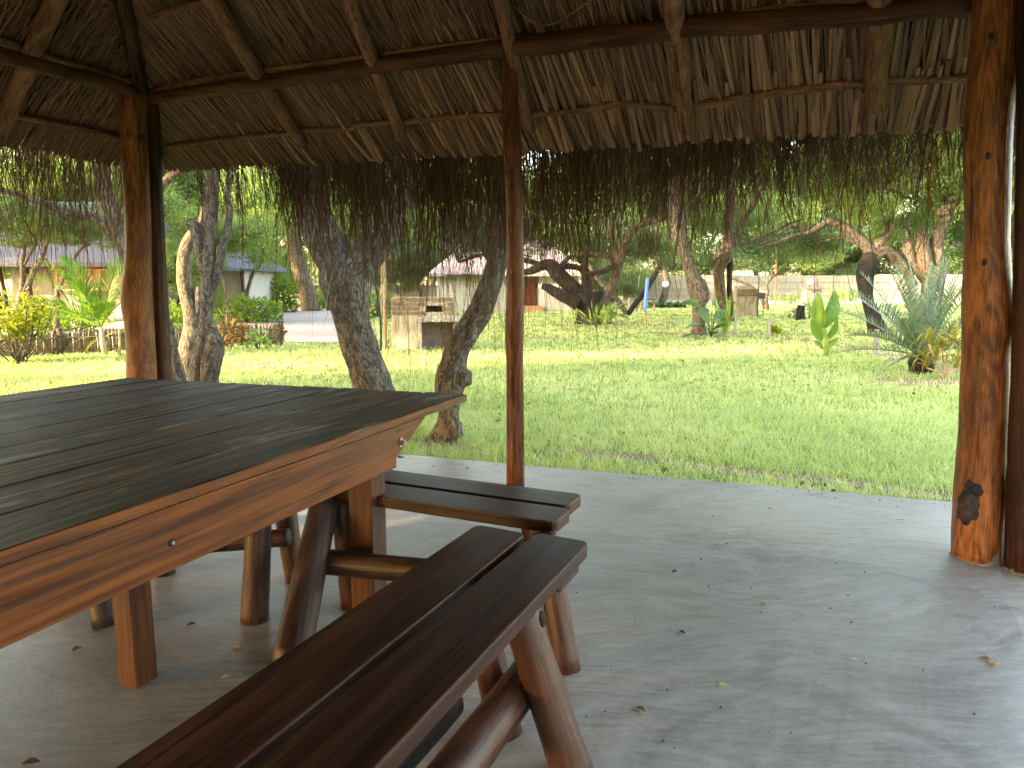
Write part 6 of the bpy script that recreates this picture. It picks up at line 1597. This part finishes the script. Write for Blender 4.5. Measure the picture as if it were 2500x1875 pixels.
# hose hung round the forked tree
hs = thing('garden_hose', 'dark green hose hung round the forked tree trunk', 'hose', tuple(at(870, 900, Y1) * np.array([1, 1, 0])))
mb = MB(); P = crom([tuple(at(x, y, Yh)) for x, y, Yh in ((800, 756, 7.28), (803, 728, 7.22), (810, 690, 7.16), (822, 650, 7.12), (840, 620, 7.14))], 16); mb.tube(list(P), [0.014] * 16, 8); obj('hose_loop', mb, M['hose'], hs, True)
mb = MB(); P = crom([tuple(at(x, y, Yh)) for x, y, Yh in ((905, 650, 7.28), (914, 680, 7.26), (923, 730, 7.24), (929, 780, 7.26), (930, 856, 7.3))], 18); mb.tube(list(P), [0.011] * 18, 8); obj('hose_loop', mb, M['hose'], hs, True)

# ------------------------------------------------------------------ plants
def frond_mesh(name, L, n, ll, lw_, droop, ang=55, vee=25, curve=0.25, seed=0, taper=0.35, sag=0.15):
    """feather frond along +X rising from the origin; leaflets on both sides."""
    r = random.Random(seed); V, F, vs = [], [], []
    rach = lambda t: np.array([L * t * (1 - 0.10 * droop * t), 0, L * (curve * t - droop * t * t)])
    K = 10; base = 0
    for i in range(K + 1):
        t = i / K; p = rach(t); w = 0.012 * L * (1 - 0.85 * t) + 0.001
        for q in range(3):
            a = q * 2.094; V.append(p + np.array([0, math.cos(a) * w, math.sin(a) * w]))
    for i in range(K):
        for q in range(3): F.append((i * 3 + q, i * 3 + (q + 1) % 3, i * 3 + 3 + (q + 1) % 3, i * 3 + 3 + q)); vs.append(0.8)
    for i in range(n):
        t = 0.12 + 0.88 * (i + 0.5) / n; p = rach(t); d = rach(min(1, t + 0.02)) - rach(t - 0.02); d /= np.linalg.norm(d)
        up = np.cross(d, np.array([0, 1, 0.0])); up = up if up[2] > 0 else -up
        k = math.sin(math.pi * (0.15 + 0.80 * t)) ** 0.7 * (1 - taper * t)
        for sg in (-1, 1):
            a = math.radians(ang - 22 * t + r.gauss(0, 4)); v = math.radians(vee + r.gauss(0, 6))
            dr = d * math.cos(a) + (np.array([0, sg, 0]) * math.cos(v) + up * math.sin(v)) * math.sin(a)
            l = ll * k * (0.9 + 0.2 * r.random()); w = lw_ * (0.5 + 0.5 * k)
            wd = np.cross(dr, up); wd /= np.linalg.norm(wd) + 1e-9
            m1 = p + dr * l * 0.5; tip = p + dr * l + np.array([0, 0, -sag * l])
            n0 = len(V); V += [p - wd * w * 0.5, p + wd * w * 0.5, m1 + wd * w, m1 - wd * w, tip]
            F += [(n0, n0 + 1, n0 + 2, n0 + 3), (n0 + 3, n0 + 2, n0 + 4)]; q = min(0.99, max(0, r.gauss(0.5, 0.2))); vs += [q, q]
    return to_mesh(name, V, F, None, vs)
def put(name, me, mat, parent, loc, rot, sc=1.0):
    o = link(name, me, mat, parent); o.location = Vector(loc) - Vector(BASE[root_of(parent).name]); o.rotation_euler = rot; o.scale = (sc, sc, sc); return o
# young palm
pb = gnd(258, 868, GZ); 
pt = thing('young_palm', 'young feathery palm in front of the stick fence', 'palm', tuple(pb))
top = at(247, 800, pb[1])
mb = MB(); mb.tube([(pb[0], pb[1], GZ), (pb[0] - 0.04, pb[1], GZ + 0.25), tuple(top)], [0.055, 0.05, 0.04], 10, 0.06); obj('trunk', mb, M['palmtrunk'], pt, True)
mb = MB(); mb.tube([(pb[0] + 0.22, pb[1] + 0.1, GZ), (pb[0] + 0.25, pb[1] + 0.1, 0.45)], [0.03, 0.02], 8); obj('trunk', mb, M['palmtrunk'], pt, True)
pf = [frond_mesh('frond', 1.0, 34, 0.34, 0.011, 0.42, 58, 22, 0.62, s) for s in (1, 2)]
for (az, el, ln, tw) in ((186, 26, 1.25, 0.5), (175, -4, 1.05, 0.6), (200, 42, 1.2, 0.5), (160, 52, 1.15, -0.4), (60, 60, 1.1, 0.5), (15, 40, 1.05, 0.5), (-15, 18, 1.0, 0.5), (225, 12, 1.0, 0.4), (310, 15, 0.85, 0), (340, -8, 0.8, 0), (195, 8, 1.1, 0.7), (262, 38, 0.95, 0)):
    put('frond', pf[int(az) % 2], M['leaf_palm'], pt, top, Euler((tw, math.radians(-el), math.radians(az)), 'XYZ'), ln * 1.35)
# the spear and the yellowing lower fronds
sp_ = frond_mesh('frond', 1.0, 30, 0.30, 0.012, 0.10, 22, 10, 0.1, 5, sag=0.0)
put('frond', sp_, M['leaf_palm'], pt, top + np.array([0, 0, 0.1]), Euler((0, math.radians(-84), math.radians(30)), 'XYZ'), 1.25)
yl = frond_mesh('frond', 1.0, 22, 0.2, 0.010, 0.45, 40, 10, 0.3, 7)
for az, el in ((190, 0), (20, 35), (160, -20), (350, 20)):
    put('frond', yl, M['leaf_gold'], pt, (pb[0] + (0.0 if az > 100 else 0.24), pb[1], 0.28), Euler((0, math.radians(-el), math.radians(az)), 'XYZ'), 0.62)['label'] = 'yellowing lower frond'
# cycad
cb = gnd(2248, 912, GZ)
cy = thing('cycad', 'large blue green cycad with stiff feathery fronds left of the thick post', 'cycad', tuple(cb))
mb = MB(); mb.tube([(cb[0], cb[1], GZ), (cb[0], cb[1], 0.12), (cb[0], cb[1], 0.26)], [0.17, 0.19, 0.13], 14, 0.2, 8); obj('trunk', mb, M['barkdark'], cy, True)
cf = [frond_mesh('frond', 1.0, 27, 0.155, 0.0088, d, 60, 26, 0.30, s, sag=-0.25) for s, d in ((11, 0.12), (12, 0.22), (13, 0.32))]
r = random.Random(4)
for i in range(34):
    az = i * 137.5; lay = i / 34
    el = 84 - 74 * lay + r.gauss(0, 5)
    put('frond', cf[min(2, int(lay * 3))], M['leaf_cycad'], cy, (cb[0], cb[1], 0.2), Euler((r.gauss(0, 0.2), math.radians(-el + 16), math.radians(az)), 'XYZ'), 1.62 - 0.10 * abs(lay - 0.5) + r.gauss(0, 0.06))
# strap-leaved plants
def strap_mesh(name, L, W, droop, seed=0, fold=0.3, n=8):
    V, F = [], []
    for i in range(n + 1):
        t = i / n; x = L * (t - 0.25 * droop * t ** 3); z = L * (0.85 * t - droop * t ** 2.2)
        w = W * (0.55 + 0.9 * t) * (1 - t ** 2.5) + 0.001
        V += [(x, -w, z + fold * w), (x, 0, z), (x, w, z + fold * w)]
    for i in range(n): F += [(i * 3, i * 3 + 1, i * 3 + 4, i * 3 + 3), (i * 3 + 1, i * 3 + 2, i * 3 + 5, i * 3 + 4)]
    return to_mesh(name, V, F, None, [0.35 + 0.3 * random.random()] * len(F))
def rosette(parent, c, meshes, n, mat, el0, el1, sc, name='leaf'):
    for i in range(n):
        el = el0 + (el1 - el0) * (i / n) + random.gauss(0, 5)
        put(name, meshes[i % len(meshes)], mat, parent, c, Euler((random.gauss(0, 0.15), math.radians(-el), math.radians(i * 137.5 + random.gauss(0, 9))), 'XYZ'), sc * (0.8 + 0.4 * random.random()))
yb_ = gnd(2305, 928, GZ)
yp = thing('golden_strap_plant', 'golden yellow plant of arching strap leaves below the cycad', 'plant', tuple(yb_))
sm_ = [strap_mesh('leaf', 0.42, 0.017, d) for d in (0.9, 1.15, 1.4)]
for (px, py) in ((2268, 840), (2330, 836), (2285, 880), (2350, 862), (2262, 898), (2335, 900), (2300, 850)):
    c = at(px, py, yb_[1] + random.gauss(0, 0.08))
    mb = MB(); mb.tube([(yb_[0], yb_[1], GZ), ((yb_[0] + c[0]) / 2, yb_[1], c[2] * 0.6), tuple(c)], [0.016, 0.014, 0.011], 7); obj('stem', mb, M['palmtrunk'], yp, True)
    rosette(yp, c, sm_, 15, M['leaf_gold'], 75, -5, 0.95)
sb = gnd(1770, 826, GZ)
sp = thing('spiky_plant', 'spiky green plant of long narrow arching leaves beside the elbow tree', 'plant', tuple(sb))
sm2 = [strap_mesh('leaf', 0.95, 0.022, d, fold=0.6) for d in (0.25, 0.5, 0.85)]
rosette(sp, (sb[0], sb[1], GZ + 0.08), sm2, 26, M['leaf_strap'], 80, 15, 1.0)
# rounded bluish leaves at the foot of the elbow tree
def oval_mesh(name, L, W, n=8, m=4, cup=0.25, bend=0.3):
    V, F = [], []
    for i in range(n + 1):
        t = i / n; w = W * math.sin(math.pi * min(0.985, 0.04 + 0.95 * t)) ** 0.75
        for j in range(m + 1):
            s = j / m * 2 - 1; V.append((L * t, w * s, cup * w * s * s - bend * L * t * t + 0.02 * L * math.sin(9 * t + 3 * s)))
    for i in range(n):
        for j in range(m): F.append((i * (m + 1) + j, i * (m + 1) + j + 1, (i + 1) * (m + 1) + j + 1, (i + 1) * (m + 1) + j))
    return to_mesh(name, V, F, None, [0.3 + 0.4 * random.random()] * len(F), True)
bl_ = thing('broad_leaf_plant', 'bluish broad leaved plant creeping behind the spiky plant', 'plant', tuple(gnd(1735, 822, GZ)))
om = [oval_mesh('leaf', 0.42, 0.14), oval_mesh('leaf', 0.36, 0.16)]
mb = MB()
for (px, py, az) in ((1712, 750, 160), (1738, 742, 40), (1728, 790, 200), (1745, 770, 20), (1716, 792, 170), (1742, 805, 330), (1755, 790, 60), (1738, 815, 250), (1698, 818, 180), (1722, 770, 90), (1752, 745, 10), (1735, 830, 300)):
    c = at(px, py, 18.3 + random.random() * 0.6); b = gnd(1737, 824, GZ)
    mb.tube([tuple(b), tuple((np.array(b) + c) / 2 + np.array([0, 0, 0.08])), tuple(c)], [0.014, 0.01, 0.008], 5)
    put('leaf', om[az % 2], M['leaf_blue'], bl_, c, Euler((random.gauss(0, 0.4), math.radians(-20 + random.gauss(0, 15)), math.radians(az)), 'XYZ'), 1.0 + 0.4 * random.random())
obj('stem', mb, M['leaf_blue'], bl_, True)
# young banana-like plant
ab = gnd(2017, 873, GZ)
bn = thing('young_banana_plant', 'young banana plant of a few broad bright leaves on the lawn', 'plant', tuple(ab))
mb = MB(); stt = at(2012, 800, ab[1]); mb.tube([(ab[0], ab[1], GZ), (ab[0] - 0.01, ab[1], 0.3), tuple(stt)], [0.05, 0.04, 0.025], 10, 0.05); obj('stem', mb, M['leaf_strap'], bn, True)
bm1 = oval_mesh('leaf', 0.74, 0.155, 12, 6, 0.45, 0.12)
for (px, py, d, nn, sc) in ((2008, 802, (-0.22, 0.05, 0.97), (-0.75, -0.6, -0.15), 0.92), (2014, 800, (0.24, -0.08, 0.95), (0.15, -0.97, 0.0), 0.95), (2006, 832, (-0.50, -0.1, 0.85), (-0.45, -0.8, 0.2), 0.62), (2016, 832, (0.42, -0.15, 0.9), (0.55, -0.75, 0.15), 0.66), (2010, 852, (-0.7, -0.2, 0.6), (-0.2, -0.75, 0.6), 0.36), (2018, 850, (0.6, -0.3, 0.7), (0.2, -0.75, 0.6), 0.38)):
    X = Vector(d).normalized(); Z = Vector(nn); Z = (Z - X * X.dot(Z)).normalized(); Yv = Z.cross(X)
    o = link('leaf', bm1, M['leaf_banana'], bn); p = at(px, py, ab[1]) - np.array(BASE[bn.name])
    o.matrix_local = Matrix(((X.x * sc, Yv.x * sc, Z.x * sc, p[0]), (X.y * sc, Yv.y * sc, Z.y * sc, p[1]), (X.z * sc, Yv.z * sc, Z.z * sc, p[2]), (0, 0, 0, 1)))
# small yellow plant by the white stake
q = gnd(1888, 822, GZ)
sy = thing('small_yellow_plant', 'small bright yellow plant at the foot of the upright white stake', 'plant', tuple(q))
mb = MB(); mb.tube([(q[0], q[1], GZ), (q[0], q[1], 0.12)], [0.02, 0.015], 6); obj('stem', mb, M['palmtrunk'], sy)
ym = [oval_mesh('leaf', 0.26, 0.05)]
rosette(sy, (q[0], q[1], 0.08), ym, 22, M['leaf_yellow'], 85, 0, 1.0)
rosette(sy, (q[0] + 0.1, q[1] - 0.05, 0.02), ym, 12, M['leaf_yellow'], 60, 0, 0.9)
# yellow croton bush at the left edge
q = gnd(48, 888, GZ)
cr = thing('yellow_croton_bush', 'yellow leaved croton bush at the left edge before the stick fence', 'bush', tuple(q))
cm = [oval_mesh('leaf', 0.16, 0.036, 6, 2, 0.3, 0.35) for _ in range(3)]
for m_ in cm: 
    pass
mbs = MB(); ends = []
for k in range(26):
    a = random.random() * 6.28; rr = 0.75 * math.sqrt(random.random()); h = 0.55 + 0.75 * random.random() * (1 - 0.4 * rr)
    e = np.array([q[0] - 0.15 + math.cos(a) * rr, q[1] + math.sin(a) * rr, h]); ends.append(e)
    b0 = np.array([q[0] + random.gauss(0, 0.05), q[1] + random.gauss(0, 0.05), GZ])
    mbs.tube([b0, (b0 + e) / 2 + np.array([math.cos(a) * 0.08, math.sin(a) * 0.08, -0.05]), e], [0.014, 0.01, 0.006], 5)
obj('stems', mbs, M['bark'], cr, True)
V, F, vs = [], [], []
for e in ends:
    for k in range(34):
        t = random.random(); c = e * (0.55 + 0.45 * t) + np.array([q[0], q[1], GZ]) * (0.45 - 0.45 * t) + np.array([random.gauss(0, 0.07), random.gauss(0, 0.07), random.gauss(0, 0.06)])
        a = random.random() * 6.28; el = random.gauss(0.3, 0.5); d = np.array([math.cos(a) * math.cos(el), math.sin(a) * math.cos(el), math.sin(el)])
        s_ = np.cross(d, np.array([random.gauss(0, .4), random.gauss(0, .4), 1])); s_ /= np.linalg.norm(s_)
        L = 0.10 + 0.08 * random.random(); w = L * 0.24; n0 = len(V); dn = np.array([0, 0, -0.03])
        V += [c, c + d * L * 0.45 + s_ * w, c + d * L + dn, c + d * L * 0.45 - s_ * w]; F.append((n0, n0 + 1, n0 + 2, n0 + 3)); vs.append(min(0.99, max(0, 0.25 + 0.5 * t + random.gauss(0, 0.15))))
link('foliage', to_mesh('foliage', np.array(V) - np.array(BASE[cr.name]), F, None, vs), M['leaf_yellow'], cr)
# generic small leafy clumps
def clump(name, label, cat, px, py, w, h, n, leaf, mat, Y=None, asp=0.28, group=None, up=0.5):
    g = gnd(px, py, GZ) if Y is None else np.array([*at(px, py, Y)[:2], GZ])
    t = thing(name, label, cat, tuple(g), group)
    V, F, vs = [], [], []
    for k in range(n):
        a = random.random() * 6.28; rr = math.sqrt(random.random()); z = random.random()
        c = np.array([math.cos(a) * rr * w * 0.5, math.sin(a) * rr * min(w, 1.5) * 0.4, h * z * (1 - 0.35 * rr)])
        az = a + random.gauss(0, 0.8); el = random.gauss(up, 0.5); d = np.array([math.cos(az) * math.cos(el), math.sin(az) * math.cos(el), math.sin(el)])
        s_ = np.cross(d, np.array([random.gauss(0, .5), random.gauss(0, .5), 1])); s_ /= np.linalg.norm(s_)
        L = leaf * (0.6 + 0.8 * random.random()); n0 = len(V)
        V += [c, c + d * L * 0.5 + s_ * L * asp, c + d * L, c + d * L * 0.5 - s_ * L * asp]; F.append((n0, n0 + 1, n0 + 2, n0 + 3)); vs.append(min(0.99, max(0, 0.2 + 0.5 * z + random.gauss(0, 0.2))))
    link('foliage', to_mesh('foliage', V, F, None, vs), M[mat], t)
    mb = MB()
    for k in range(5): mb.tube([(g[0] + random.gauss(0, 0.03), g[1], GZ), (g[0] + random.gauss(0, w * 0.18), g[1] + random.gauss(0, w * 0.12), GZ + h * 0.75)], [0.012 + 0.01 * h, 0.006], 5)
    obj('stems', mb, M['bark'], t)
    return t
clump('orange_cordyline', 'bushy plant with orange and green leaves right of the grey stems', 'plant', 566, 848, 0.55, 0.72, 120, 0.2, 'leaf_orange', asp=0.16)
clump('brown_leaf_plant', 'dark brown leaved sprig above the orange cordyline', 'plant', 558, 835, 0.30, 0.9, 26, 0.24, 'leaf_dark', asp=0.14)
clump('green_sapling', 'low green sapling before the stick fence end', 'plant', 630, 856, 0.45, 0.45, 70, 0.14, 'leaf_strap', asp=0.2)
t = clump('red_flower_plant', 'tall thin plant with orange red bracts at the fence end', 'plant', 684, 845, 0.12, 0.75, 12, 0.18, 'leaf_orange', asp=0.25)
clump('trimmed_hedge', 'light green trimmed hedge before the small white building', 'hedge', 600, 788, 2.6, 1.05, 1500, 0.16, 'hedge', Y=26.0)
clump('trimmed_hedge', 'green hedge in front of the thatched house wall', 'hedge', 130, 812, 2.6, 0.75, 1100, 0.14, 'hedge', Y=21.0)
clump('low_hedge', 'green hedge right of the dark post at the house corner', 'hedge', 415, 812, 1.4, 1.0, 800, 0.14, 'hedge', Y=21.0)
clump('yellow_green_bush', 'tall yellow green bush at the end of the sandy drive', 'bush', 690, 755, 1.5, 2.0, 900, 0.22, 'leaf_banana', Y=36.0)
clump('drive_bush', 'low bright bush right of the pale trunk at the drive end', 'bush', 780, 748, 2.0, 1.2, 700, 0.2, 'leaf_light', Y=39.0)
clump('shady_bush', 'green bush seen between the forked trunk and the slim garden post', 'bush', 925, 770, 1.6, 1.3, 500, 0.2, 'leaf_mid', Y=30.0)
clump('grass_tuft_plant', 'narrow leaved tuft at the foot of the gnarled tree', 'plant', 1455, 800, 0.9, 0.55, 60, 0.5, 'leaf_strap', asp=0.05, up=0.8)
clump('drooping_sapling', 'sapling with drooping broad green leaves right of the gnarled tree', 'plant', 1492, 790, 0.5, 0.85, 22, 0.45, 'leaf_light', asp=0.2, up=-0.4)
clump('small_cycad', 'small feathery plant in front of the reed fence', 'plant', 2062, 745, 1.6, 0.7, 60, 0.9, 'leaf_strap', Y=50.0, asp=0.06, up=0.9)
clump('stump_shoots', 'thin green shoots beside the dark stump', 'plant', 1975, 777, 0.6, 0.6, 40, 0.4, 'leaf_strap', asp=0.06, up=0.9)
clump('stump_sprig', 'small leafy sprig just left of the dark stump', 'plant', 1940, 779, 0.5, 0.5, 40, 0.2, 'leaf_mid')
clump('cut_branch_pile', 'dark heap of cut branches on the lawn behind the blue pole', 'plant', 1612, 752, 1.3, 0.25, 260, 0.25, 'leaf_dark')
clump('cut_branch_pile', 'dark heap of cut branches nearer the elbow tree', 'plant', 1648, 751, 1.1, 0.22, 200, 0.25, 'leaf_dark')
clump('flower_bed_plant', 'pale yellow green plants low against the reed fence', 'plant', 1930, 739, 3.6, 0.6, 120, 0.4, 'leaf_banana', Y=53.0, asp=0.1, up=0.9)
